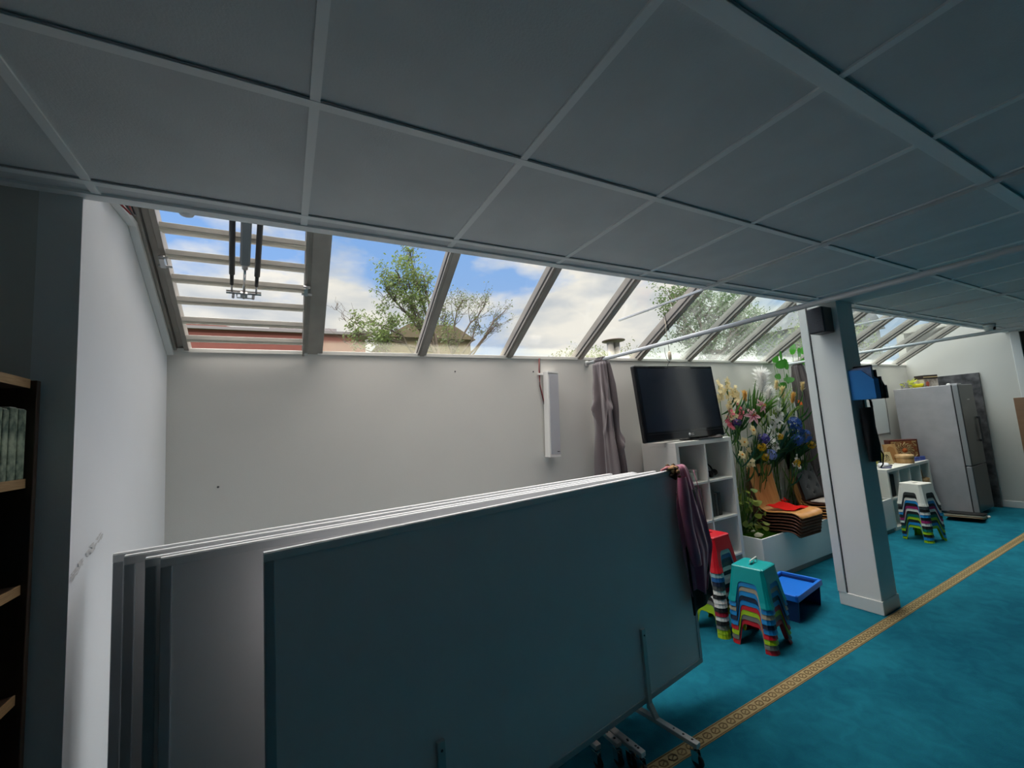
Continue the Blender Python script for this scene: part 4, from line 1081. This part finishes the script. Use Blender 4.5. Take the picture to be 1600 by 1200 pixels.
def leafy(x, y, z, targets, label, size, lm, name='leafy_plant', stemz=GZ):
    t = thing(name, label, 'plant', (x, y, stemz))
    s = MB(); b = MB()
    for (tx, ty, tz, sz) in targets:
        T = Vector((tx-x, ty-y, tz-stemz)); s.tube([(0, 0, 0), T*.5+Vector((0, -.02, .03)), T], .003, 6)
        d = Vector((random.uniform(-1, 1), random.uniform(-.7, 0), random.uniform(-.2, .8))).normalized()
        leaf_strip(b, T, T+d*sz, sz*.36, (0, 0, -.02), n=8, up=Vector((random.uniform(-.4, .4), -1, .6)))
    s.build('stems', LG[1], t); b.build('leaves', lm, t, fix=False)
BIG = leaf_mat('leaf_glossy', (.06, .26, .03), (.03, .15, .02), .3)
leafy(5.82, 2.80, 0, [(6.02, 2.74, 2.22, .15), (5.98, 2.78, 2.24, .16), (6.1, 2.75, 2.25, .14), (5.66, 2.74, 2.16, .13), (5.60, 2.78, 2.08, .14), (5.74, 2.73, 2.05, .15), (5.95, 2.70, 2.07, .12), (5.55, 2.78, 2.14, .10), (5.72, 2.78, 1.93, .12), (5.66, 2.8, 1.85, .12), (5.8, 2.78, 1.88, .14), (5.60, 2.8, 1.95, .1)], 'tall plant with large glossy leaves reaching over the curtain rod', 1, BIG)
leafy(4.56, 2.76, 0, [(4.56+random.uniform(-.08, .16), 2.70+random.uniform(-.12, .12), GZ+random.uniform(.05, .50), random.uniform(.05, .09)) for _ in range(46)], 'yellow-green leafy plant at the left end of the planter', 1, leaf_mat('leaf_yellow', (.30, .34, .06), (.06, .14, .03)))
leafy(7.0, 2.70, 0, [(7.0+random.uniform(-.10, .06), 2.66+random.uniform(-.08, .1), GZ+random.uniform(.05, .3), random.uniform(.05, .09)) for _ in range(16)], 'low leafy plant at the right end of the planter beside the white unit', 1, LG[1])
flower('ball', 'periwinkle', (6.98, 2.58, .62), (6.98, 2.66, GZ), 'pale blue flower at the right end of the planter', size=.05, leaves=2)
flower('ball', 'violet', (6.90, 2.60, .52), (6.92, 2.68, GZ), 'violet flower low at the right end of the planter', size=.045, leaves=2)
random.seed(21)

# ------------------------------------------------------------------ white unit with things on it
def sideboard():
    x0, x1, y0, y1, h = 7.19, 8.50, 2.50, 2.885, .742
    t = thing('cube_sideboard', 'low white cube shelving unit beside the fridge', 'shelving unit', (x0, y0, 0))
    W = x1-x0; D = y1-y0; th = .036
    MB().box(0, W, 0, D, h-th, h).build('top_panel', M_white, t, bevel=.002)
    MB().box(0, th, 0, D, 0, h-th).build('side_panel', M_white, t, bevel=.002)
    MB().box(W-th, W, 0, D, 0, h-th).build('side_panel', M_white, t, bevel=.002)
    MB().box(th, W-th, 0, D, 0, th).build('bottom_panel', M_white, t, bevel=.002)
    MB().box(th, W-th, .003, D, h/2-.009, h/2+.009).build('shelf', M_white, t)
    for k in (1, 2, 3): MB().box(W*k/4-.009, W*k/4+.009, .003, D, th, h-th).build('divider', M_white, t)
    MB().box(th, W-th, D-.004, D, th, h-th).build('back_panel', M_white, t)
    b = MB().box(x0+.05, x0+.27, y0+.04, y0+.34, .385, .66); tag(b.build('storage_box', M_blackM, bevel=.006), 'black storage box in the left cell of the low white unit', 'box')
    b = thing('wicker_basket', 'small brown basket with curved handle peeping out by the fridge', 'basket', (8.30, 2.56, .382))
    MB().lathe([(.07, 0), (.09, .06), (.095, .13), (.085, .13), (.06, .01)], 20).build('bowl', mat('wicker', (.30, .20, .10), .8, bump=.5, bscale=90), b)
    MB().tube([(-.09, 0, .12), (-.07, 0, .22), (0, 0, .27), (.07, 0, .22), (.09, 0, .12)], .006, 8).build('handle', mat('wicker_light', (.42, .30, .16), .8), b)
sideboard()
def deco():
    z = .742
    # ornate book stand / decorated box
    t = thing('ornate_box', 'tall dark red box with a gold arabesque panel against the wall', 'box', (8.27, 2.70, z), radians(-42))
    MB().box(-.17, .17, -.06, .06, 0, .30).build('body', mat('mahogany', (.10, .018, .014), .35), t, bevel=.004)
    MB().box(-.15, .15, -.064, -.058, .02, .28).build('panel', mat('gold_red_panel', (.40, .26, .11), .5, col2=(.22, .05, .02), scale=38), t)
    b = MB()
    for k in range(16):
        a = 2*pi*k/16
        b.tube([(.035*cos(a), -.067, .15+.035*sin(a)), (.075*cos(a+.25), -.067, .15+.075*sin(a+.25)), (.11*cos(a-.1), -.067, .15+.11*sin(a-.1))], .0035, 5)
    for sx in (-1, 1):
        for sz in (-1, 1): b.tube([(sx*.14, -.067, .15+sz*.12), (sx*.10, -.067, .15+sz*.12), (sx*.12, -.067, .15+sz*.085), (sx*.14, -.067, .15+sz*.06)], .004, 5)
    b.build('arabesque', mat('gilt', (.55, .42, .22), .4), t)
    MB().lathe([(.032, 0), (.030, .004)], 20, (0, -.066, .15), Matrix.Rotation(pi/2, 3, 'X')).build('rosette', mat('rosette_orange', (.50, .12, .03), .5), t)
    w = wood('light_oak', (.50, .31, .14), (.38, .22, .09), 5, (6, 6, 1))
    t = thing('wooden_board', 'light wooden tablet leaning in front of the ornate box', 'wooden tablet', (7.98, 2.70, z), radians(-35))
    T = Matrix.Rotation(radians(-14), 4, 'X')
    MB(T).box(-.08, .08, -.012, .012, 0, .26).build('tablet', w, t, bevel=.004)
    MB(T).prism([(-.05, .04), (.05, .04), (.05, .18), (.03, .215), (0, .23), (-.03, .215), (-.05, .18)], -.015, -.012, 'y').build('arched_inlay', mat('inlay_brown', (.34, .17, .06), .5), t)
    t = thing('calligraphy_frame', 'small cream frame with dark lettering leaning on the left', 'picture frame', (7.80, 2.70, z), radians(-30))
    MB(T).box(-.07, .07, -.008, .008, 0, .165).build('frame', mat('cream_card', (.56, .44, .24), .6), t, bevel=.003)
    b = MB(T)
    for (xa, za, xb, zb) in ((-.03, .11, .01, .13), (.01, .13, .03, .10), (-.02, .08, .03, .085), (-.035, .05, -.005, .06), (.01, .045, .035, .06), (0, .09, .005, .12)): b.bar((xa, -.010, za), (xb, -.010, zb), .003, .007, up=(0, 1, 0))
    b.build('lettering', M_blackM, t)
    t = thing('yellow_jar', 'yellow-green carton at the left end of the low white unit', 'carton', (7.66, 2.74, z))
    MB().box(-.05, .05, -.03, .03, 0, .17).build('carton', mat('carton_yellow', (.45, .45, .08), .5, var=.4, scale=20), t, bevel=.004)
    t = thing('round_wooden_box', 'round pale wooden box with lid before the ornate box', 'box', (8.03, 2.60, z))
    MB().lathe([(.092, 0), (.096, .01), (.096, .07), (.090, .072)], 36).build('body', w, t)
    MB().lathe([(.101, .068), (.102, .095), (.096, .11), (.05, .116), (.001, .117)], 36).build('lid', wood('pale_oak', (.58, .38, .20), (.46, .28, .13), 5, (6, 6, 1)), t)
    t = thing('tissue_box', 'blue cardboard tissue box with a white tissue on the low unit', 'tissue box', (8.36, 2.60, z), radians(-8))
    MB().box(-.12, .12, -.06, .06, 0, .055).build('carton', mat('tissue_blue', (.03, .06, .34), .5, col2=(.15, .2, .5), scale=18), t, bevel=.003)
    def fn(u, v): a = 2*pi*u; r = .05*(1-v*.55)*(1+.25*sin(3*a+3*v)); return Vector((r*cos(a)-.02, .5*r*sin(a), .055+.075*v+.012*sin(2*a)))
    MB().grid(fn, 20, 8, closeu=True).build('tissue', mat('tissue_white', (.85, .85, .84), .9), t, solid=.002)
    t = thing('leaflet_pile', 'loose pile of blue and white packets at the near end of the low unit', 'packets', (7.40, 2.60, z))
    MB().ellipsoid((-.02, 0, .035), (.075, .06, .034), 14, 8, jit=.4).build('white_packet', mat('packet_white', (.75, .75, .8), .5), t)
    MB(Matrix.Rotation(.3, 4, 'Z')).box(-.09, .09, -.07, .03, 0, .018).build('blue_packet', mat('packet_blue', (.04, .05, .20), .5, col2=(.3, .3, .4), scale=30), t, bevel=.004)
    MB(Matrix.Rotation(-.5, 4, 'Z') @ Matrix.Rotation(.35, 4, 'Y')).box(-.06, .08, -.02, .05, .05, .062).build('dark_packet', mat('packet_dark', (.05, .04, .12), .5), t, bevel=.003)
    tag(MB().box(7.90, 8.52, YB-.014, YB-.004, 1.13, 1.65).build('wall_panel', mat('panel_white', (.68, .72, .73), .4), bevel=.003), 'blank white sheet board on the back wall between pillar and fridge', 'wall board')
    tag(MB().tube([(8.55, YB-.01, 1.7), (8.56, YB-.01, 1.5), (8.55, YB-.01, 1.3), (8.53, YB-.01, 1.1)], .003, 6).build('power_cable', M_greyD), 'thin dark cable hanging along the edge of the white wall board', 'cable')
deco()

# ------------------------------------------------------------------ fridge and things around it
def fridge():
    x0, x1, y0, y1, h = 8.60, 9.16, 2.115, 2.80, 1.76
    t = thing('fridge', 'tall grey fridge freezer standing near the right wall', 'fridge', (x0, y0, 0))
    W = x1-x0; D = y1-y0
    MB().box(0, W, .065, D, .03, h).build('body', M_grey, t, bevel=.005)
    MB().box(0, W, 0, .055, .66, h-.003).build('upper_door', mat('door_grey', (.30, .31, .33), .35, metal=.35), t, bevel=.006)
    MB().box(0, W, 0, .055, .05, .65).build('lower_door', MATS['door_grey'], t, bevel=.006)
    MB().box(.006, W-.006, .053, .067, .05, h-.01).build('door_seal', M_blackM, t)
    for x in (.03, W-.07): MB().box(x, x+.04, .1, .14, 0, .03).build('foot', M_black, t)
    MB().box(.02, .16, .0, .09, h-.002, h+.012).build('hinge_cover', M_grey, t, bevel=.003)
    MB().box(W-.06, W-.045, -.035, -.02, .95, 1.3).build('handle', M_greyD, t, bevel=.004)
    MB().box(W-.06, W-.045, -.02, .0, .95, .98).build('handle_mount', M_greyD, t); MB().box(W-.06, W-.045, -.02, .0, 1.27, 1.3).build('handle_mount', M_greyD, t)
    MB().box(.012, W-.012, -.004, .001, .67, h-.012).build('door_shade_skin', mat('door_front_shade', (.045, .048, .052), .3, metal=.3), t, bevel=.002)  # dark skin puts the backlit shade of the door front into colour
    MB().box(.012, W-.012, -.004, .001, .06, .64).build('door_shade_skin', MATS['door_front_shade'], t, bevel=.002)
    MB().box(W*.45, W*.6, -.007, -.003, h-.22, h-.21).build('badge', M_steel, t)
fridge()
def on_fridge():
    z = 1.762
    t = thing('photo_box', 'open cardboard box with a dark printed front on top of the fridge', 'box', (8.88, 2.50, z), radians(-20))
    MB().box(-.12, .12, -.06, .06, 0, .17).build('carton', mat('box_print', (.55, .50, .45), .5, col2=(.20, .17, .14), scale=14), t, bevel=.003)
    MB().box(-.122, .122, -.062, .062, .115, .172).build('dark_band', mat('band_dark', (.03, .02, .02), .4), t)
    MB().box(-.123, .123, -.063, -.061, .135, .150).build('gold_stripe', MATS['gilt'], t)
    MB().ellipsoid((-.07, -.066, .045), (.03, .006, .035), 14, 8, jit=.3).build('red_motif', mat('motif_red', (.35, .08, .05), .6), t)
    t = thing('potted_plant', 'small trailing plant with yellow-green leaves on the fridge', 'plant', (8.69, 2.68, z))
    MB().lathe([(.03, 0), (.038, .05), (.04, .055), (.034, .055), (.028, .01)], 18).build('pot', M_grey, t)
    b = MB()
    for k in range(14):
        d = Vector((random.uniform(-1, 1), random.uniform(-1, .3), random.uniform(-.3, .7))); p = Vector((0, 0, .055))+d*.06
        leaf_strip(b, p, p+d*.09, .016, (0, 0, -.02))
    b.build('leaves', leaf_mat('leaf_lime', (.55, .60, .10)), t, fix=False)
    tag(MB().lathe([(.04, 0), (.06, .02), (.066, .055), (.060, .055), (.04, .01)], 24, (8.74, 2.56, z)).build('bowl', mat('bowl_yellow', (.75, .68, .02), .4)), 'small bright yellow bowl on the fridge top', 'bowl')
    tag(MB().box(8.76, 8.94, 2.66, 2.76, z, z+.09).build('carton', mat('carton_grey', (.24, .23, .22), .6), bevel=.003), 'low grey carton behind the plant on the fridge', 'box')
    tag(MB().ellipsoid((8.86, 2.27, z+.012), (.03, .02, .012), 12, 8, jit=.5).build('tissue', mat('tissue_white', (.85, .85, .84), .9)), 'crumpled white tissue at the front edge of the fridge top', 'tissue')
on_fridge()
T = thing('worktop_slab', 'dark marbled worktop slab leaning on the right wall behind the fridge', 'slab', (9.40, 2.10, 0))
MB().box(0, .035, 0, .46, .002, 1.92).build('slab', mat('dark_marble', (.13, .13, .14), .3, col2=(.035, .036, .04), scale=9), T, bevel=.003)
T.rotation_euler = (0, radians(2.0), 0)
def near_fridge():
    t = thing('curved_cushion', 'stack of curved black and beige boards lying on the carpet at the fridge foot', 'boards', (8.43, 2.13, 0), radians(8))
    def arc(z, th, m, name, x0=-.26, x1=.12):
        MB().grid(lambda u, v: Vector((x0+(x1-x0)*u, -.10+.34*v, z+.05*(1-u)**1.6)), 14, 4).build(name, m, t, solid=th)
    arc(.010, .014, mat('tan_board', (.42, .25, .15), .6), 'lower_board'); arc(.030, .012, mat('cream_board', (.65, .55, .42), .6), 'middle_board'); arc(.048, .016, M_blackM, 'upper_board', -.26, .15)
    tag(MB().ellipsoid((8.56, 2.03, .018), (.018, .018, .018), 12, 8).build('rubber_ball', mat('ball_white', (.75, .75, .72), .5)), 'tiny white ball on the carpet by the fridge corner', 'ball')
near_fridge()
t = thing('brown_door_panel', 'plain light brown wooden panel standing against the doorway trim', 'wooden panel', (9.28, 1.45, 0), radians(0))
MB().box(0, .04, -.75, .33, 0.002, 1.52).build('panel', wood('panel_brown', (.30, .17, .10), (.25, .14, .08), 3, (1, 1, 6), .5), t, bevel=.003)

# ------------------------------------------------------------------ bookcase at the left
def bookcase():
    wd = wood('dark_walnut', (.055, .035, .022), (.035, .022, .014), 4, (6, 6, 1), .4)
    edge = wood('pine_edge', (.42, .27, .13), (.30, .18, .08), 12, (1, 1, 20), .5)
    xb, xf = -.40, -.07; y0, y1 = .70, 1.75; h = 1.832
    t = thing('bookcase', 'dark wooden bookcase with pale shelf edges at the far left', 'bookcase', (xb, y0, 0))
    D = xf-xb; W = y1-y0
    MB().box(0, D, W-.022, W, 0, h).build('side_panel', wd, t, bevel=.002)
    MB().box(0, D, 0, .022, 0, h).build('side_panel', wd, t, bevel=.002)
    MB().box(0, .008, .022, W-.022, 0, h).build('back_panel', wd, t)
    zs = [1.822, 1.537, 1.247, .962, .66, .36, .08]
    for z in zs:
        s = MB().box(.008, D-.018, .022, W-.022, z-.012, z+.012).build('shelf', wd, t)
        MB().box(D-.018, D-.014, .022, W-.022, z-.013, z+.013).build('pale_edging', edge, s)
    marb = mat('marbled_green', (.34, .40, .28), .5, col2=(.05, .09, .065), scale=34)
    # green marbled volumes on the upper shelf
    y = 1.722
    for k in range(9):
        w = random.choice((.030, .034, .042)); hh = .195+random.uniform(-.004, .004)
        b = thing('book', 'green marbled volume, %s from the right on the upper shelf' % ['first', 'second', 'third', 'fourth', 'fifth', 'sixth', 'seventh', 'eighth', 'ninth'][k], 'book', (-.285, y-w, zs[1]+.012), 0, 'green marbled volumes on the upper shelf')
        MB().box(0, .20, 0, w-.002, 0, hh).build('cover', marb, b, bevel=.004)
        MB().box(.004, .196, .004, w-.006, hh-.003, hh+.001).build('pages', mat('page_grey', (.55, .55, .5), .8), b)
        y -= w+.001
    y = 1.680
    for k in range(9):
        w = random.choice((.028, .036, .04)); hh = random.uniform(.17, .22)
        b = thing('book', 'dark teal book, %s from the right on the second shelf' % ['first', 'second', 'third', 'fourth', 'fifth', 'sixth', 'seventh', 'eighth', 'ninth'][k], 'book', (-.32, y-w, zs[2]+.012), 0, 'dark books on the second shelf')
        MB().box(0, .20, 0, w-.002, 0, hh).build('cover', mat('teal_%d' % (k % 3), ((.02, .05, .07), (.015, .03, .05), (.03, .05, .05))[k % 3], .45), b, bevel=.004)
        MB().box(.004, .196, .004, w-.006, hh-.003, hh+.001).build('pages', MATS['page_grey'], b)
        y -= w+.001
    z = zs[4]+.012
    tag(MB().box(-.26, -.11, 1.42, 1.69, z, z+.045).build('book', mat('navy_book', (.03, .04, .07), .5), bevel=.004), 'dark blue book lying flat on the lower shelf', 'book')
    tag(MB().box(-.24, -.105, 1.47, 1.60, z+.045, z+.075).build('leaflet', mat('pale_blue_paper', (.38, .48, .55), .6), bevel=.003), 'pale blue packet on the flat dark book', 'packet')
    r = thing('tape_roll', 'white and red roll of tape standing on the lower shelf', 'tape roll', (-.13, 1.60, z+.045+.032))
    MB().lathe([(.014, -.012), (.030, -.012), (.030, .012), (.014, .012)], 24, (0, 0, 0), Matrix.Rotation(pi/2, 3, 'Y')).build('tape', mat('tape_red', (.35, .02, .03), .5), r)
    MB().lathe([(.015, .010), (.029, .010), (.028, .015), (.016, .015)], 24, (0, 0, 0), Matrix.Rotation(pi/2, 3, 'Y')).build('rim', mat('ring_white', (.6, .6, .58), .5), r)
    tag(MB().ellipsoid((-.16, 1.58, z+.045+.10), (.03, .06, .05), 14, 10, jit=.4).build('pouch', mat('brown_pouch', (.12, .035, .03), .8)), 'dark reddish pouch above the tape roll on the lower shelf', 'pouch')
bookcase()

# ------------------------------------------------------------------ outside
def outside():
    struct(MB().box(-60, 160, YB+.3, 160, -.4, -.3).build('ground_outside', mat('lawn', (.07, .10, .035), .95, var=.3, scale=.5)))
    k = 24/30
    brick = mat('red_render', (.17, .055, .042), .85, var=.12, scale=1.5)
    def sc(x, z): return (.5622+(x-.5622)*k, 1.597+(z-1.597)*k)
    t = thing('red_building', 'low red-walled building with a grey roof beyond the louvred vent', 'building', (sc(-4.4, 0)[0], 24, -.3))
    ox = sc(-4.4, 0)[0]
    a = sc(5.6, 8.42); zt = a[1]+.62
    W = a[0]-ox
    MB().box(-4, W, 0, 9, 0, zt-.1).build('wall', brick, t)
    MB().prism([(-2.0, zt-.1), (W*.33, zt-.1), (W*.1, zt+.25), (-.4, zt+.28)], 0, 9, 'y').build('gable', brick, t)
    MB().box(-4.2, W+.2, -.2, 9.2, zt-.12, zt+.02).build('roof_edge', mat('roof_grey', (.16, .15, .15), .7), t)
    MB().box(W*.42, W*.82, .2, 3, zt+.02, zt+.26).build('roof_panels', mat('roof_tiles', (.24, .22, .22), .6, var=.3, scale=14), t)
    for i in range(3):
        wd = MB().box(.6+i*2.2, 1.5+i*2.2, -.03, .02, 2.2, 3.6).build('window_frame', M_trim, t)
        MB().box(.68+i*2.2, 1.42+i*2.2, -.04, -.03, 2.28, 3.52).build('pane', mat('dark_pane', (.05, .07, .09), .15), wd)
    t = thing('brown_building', 'olive brown house behind the big tree', 'building', (6.4, 26, -.3))
    MB().box(0, 5.4, 0, 8, 0, 8.0).build('wall', mat('olive_render', (.13, .10, .05), .9, var=.2, scale=1), t)
    MB().prism([(-.3, 8.0), (5.7, 8.0), (4.2, 8.9), (1.2, 8.9)], -.3, 8.3, 'y').build('roof', mat('olive_roof', (.10, .08, .045), .9), t)
    # flue pipes
    t = thing('flue_chimney', 'pair of capped metal flue pipes on the roof outside', 'chimney', (24.0, 26, -.3))
    def px(x, z): kk = 26/30; return (.5622+(x-.5622)*kk-24.0, 1.597+(z-1.597)*kk+.3)
    xa, zb = px(27.9, 7.4); xc, zt2 = px(28.9, 9.0)
    for xx in (xa+.05, xc-.15): MB().tube([(xx, 0, 0), (xx, 0, zt2)], .28, 16).build('pipe', mat('flue_metal', (.34, .32, .28), .4, metal=.3), t)
    MB().lathe([(.95, 0), (.95, .06), (.12, .22), (.02, .24)], 20, ((xa+xc)/2, 0, zt2+.12)).build('cap', mat('flue_cap', (.10, .07, .065), .5), t)
    t = thing('garden_wall', 'pale rendered boundary wall seen low through the right panes', 'garden wall', (9, 14, -.3))
    MB().box(4, 60, 0, .3, 0, 4.6).build('wall', mat('pale_render', (.24, .23, .18), .9, var=.15, scale=1), t)
    MB().box(3.9, 60.1, -.08, .38, 4.6, 4.72).build('coping', M_trim, t)
    t = thing('white_house', 'pale grey house glimpsed through the panes right of the pillar', 'building', (58, 26, -.3))
    MB().box(0, 16, 0, 8, 0, 12).build('wall', mat('grey_render', (.17, .18, .185), .9), t)
    MB().prism([(-.6, 12), (16.6, 12), (13, 15), (3, 15)], -.5, 8.5, 'y').build('roof', mat('slate', (.07, .08, .09), .8), t)
outside()

def tree(base, trunk_top, blobs, label, leafm, leaf=.10, dens=260, bare=(), seed=1, name='tree', tr=.16):
    rnd = random.Random(seed)
    t = thing(name, label, 'tree', base)
    base = Vector(base); tt = Vector(trunk_top)-base
    b = MB(); lv = MB()
    b.tube([(0, 0, 0), tt*.5+Vector((.15, 0, 0)), tt], [tr, tr*.85, tr*.65], 10)
    def rv(s=1): return Vector((rnd.gauss(0, s), rnd.gauss(0, s), rnd.gauss(0, s)))
    def branch(p0, p1, r0, r1, wob):
        pts = [p0+(p1-p0)*(i/5)+(rv(wob) if 0 < i < 5 else Vector()) for i in range(6)]
        b.tube(pts, [r0+(r1-r0)*i/5 for i in range(6)], 6, cap=False); return pts
    for (x, y, z, r, d) in blobs:
        c = Vector((x, y, z))-base
        start = tt*rnd.uniform(.75, 1)
        pts = branch(start, c, tr*.42, tr*.16, r*.10)
        tips = []
        for k in range(int(9+r*6)):
            q = c+rv().normalized()*r*rnd.uniform(.45, 1.0)
            s = branch(pts[rnd.randrange(3, 6)], q, tr*.12, tr*.03, r*.08)
            tips += s[2:]
            for _ in range(2):
                q2 = q+rv().normalized()*r*.35
                s2 = branch(s[rnd.randrange(2, 6)], q2, tr*.05, tr*.015, r*.04); tips += s2[1:]
        for _ in range(int(dens*d*r*r*2.6)):
            p = rnd.choice(tips)+rv(r*.13)
            n = rv().normalized(); a = n.orthogonal().normalized(); c2 = n.cross(a); s = leaf*rnd.uniform(.4, .8)
            o = len(lv.v); lv.v += [tuple(p-a*s), tuple(p+c2*s*.42), tuple(p+a*s), tuple(p-c2*s*.42)]
            lv.f.append((o, o+1, o+2, o+3)); lv.m.append(0); lv.s.append(False)
    for (x, y, z) in bare:
        c = Vector((x, y, z))-base; pts = branch(tt*.7, c, tr*.22, tr*.03, .12)
        for _ in range(7):
            p = pts[rnd.randrange(1, 6)]; branch(p, p+Vector((rnd.uniform(-.7, .3), 0, rnd.uniform(.1, .8))), tr*.07, tr*.02, .06)
    b.build('trunk', mat('bark', (.10, .075, .055), .9, var=.3, scale=6), t, fix=False)
    lv.build('foliage', leafm, t, fix=False)
    return t
LT = leaf_mat('tree_leaf', (.135, .19, .045), (.06, .10, .028)); LT2 = leaf_mat('tree_leaf_olive', (.13, .16, .06), (.06, .085, .03)); LT3 = leaf_mat('tree_leaf_deep', (.08, .135, .045), (.04, .075, .025))
tree((6.3, 16, -.3), (6.0, 16, 5.0), [(3.85, 16, 5.75, .95, 1.5), (3.1, 16.2, 5.5, .55, 1.0), (4.6, 16, 7.9, 1.05, 1.0), (4.95, 15.8, 6.9, .75, 1.5), (5.6, 16, 8.0, .8, .7), (5.6, 16, 6.0, .9, .8), (4.1, 16, 7.2, .7, .7), (5.1, 16, 8.9, .4, .6)],
     'large leafy tree beyond the first wide glass pane', LT, .11, 420, bare=((2.3, 16, 6.3), (2.0, 16, 5.6), (2.6, 16, 5.9)), seed=3)
tree((7.4, 17.5, -.3), (7.2, 17.5, 5.4), [(7.9, 17.5, 7.6, .9, .45), (9.0, 17.5, 7.5, .8, .35), (10.0, 17.5, 7.2, .7, .25), (8.6, 17.5, 6.5, .8, .4), (7.0, 17.5, 6.8, .8, .7), (7.3, 17.5, 5.8, .7, .8), (9.6, 17.5, 6.6, .5, .2)],
     'sparse olive-leaved tree with twisting bare branches, right of the large one', LT2, .09, 330, seed=5, tr=.13)
tree((17.6, 12, -.3), (17.3, 12, 4.6), [(15.2, 12, 6.4, .9, 1.1), (16.3, 12, 6.9, 1.3, 1.3), (17.8, 12, 6.4, 1.5, 1.3), (19.5, 12, 6.0, 1.4, 1.3), (15.6, 12, 5.2, .9, .9), (17.0, 12, 4.9, 1.2, 1.0), (19.2, 12, 4.7, 1.2, 1.0), (21.5, 12.5, 5.8, 1.4, 1.0)],
     'broad deep green tree seen through the smeared panes above the television', LT3, .12, 260, seed=9, tr=.2)
tree((30.5, 13, -.3), (30.4, 13, 4.4), [(28.5, 13, 6.0, 1.3, 1.1), (31.0, 13, 6.6, 1.6, 1.1), (33.5, 13, 5.6, 1.4, 1.1), (26.5, 13, 5.2, 1.1, 1.1)],
     'green tree seen through the panes just right of the pillar', LT, .13, 200, seed=12, tr=.18)
for i, (x, z, r, l) in enumerate(((13.9, 6.0, 1.3, 'distant round tree low under the third pane, leftmost of four'), (22.3, 6.7, 1.6, 'distant tree left of the flue pipes'), (24.6, 6.9, 1.7, 'distant tree straight behind the flue pipes'), (31.5, 7.3, 2.0, 'distant tree right of the flue pipes'), (27.3, 7.3, 1.6, 'distant low tree between the flue pipes and the television'))):
    tree((x, 30, -.3), (x, 30, z-.6), [(x, 30, z, r, .8), (x-r*.8, 30, z-.5, r*.7, .8), (x+r*.8, 30, z-.6, r*.7, .8)], l, LT2 if i % 2 else LT, .20, 120, seed=20+i, tr=.15)
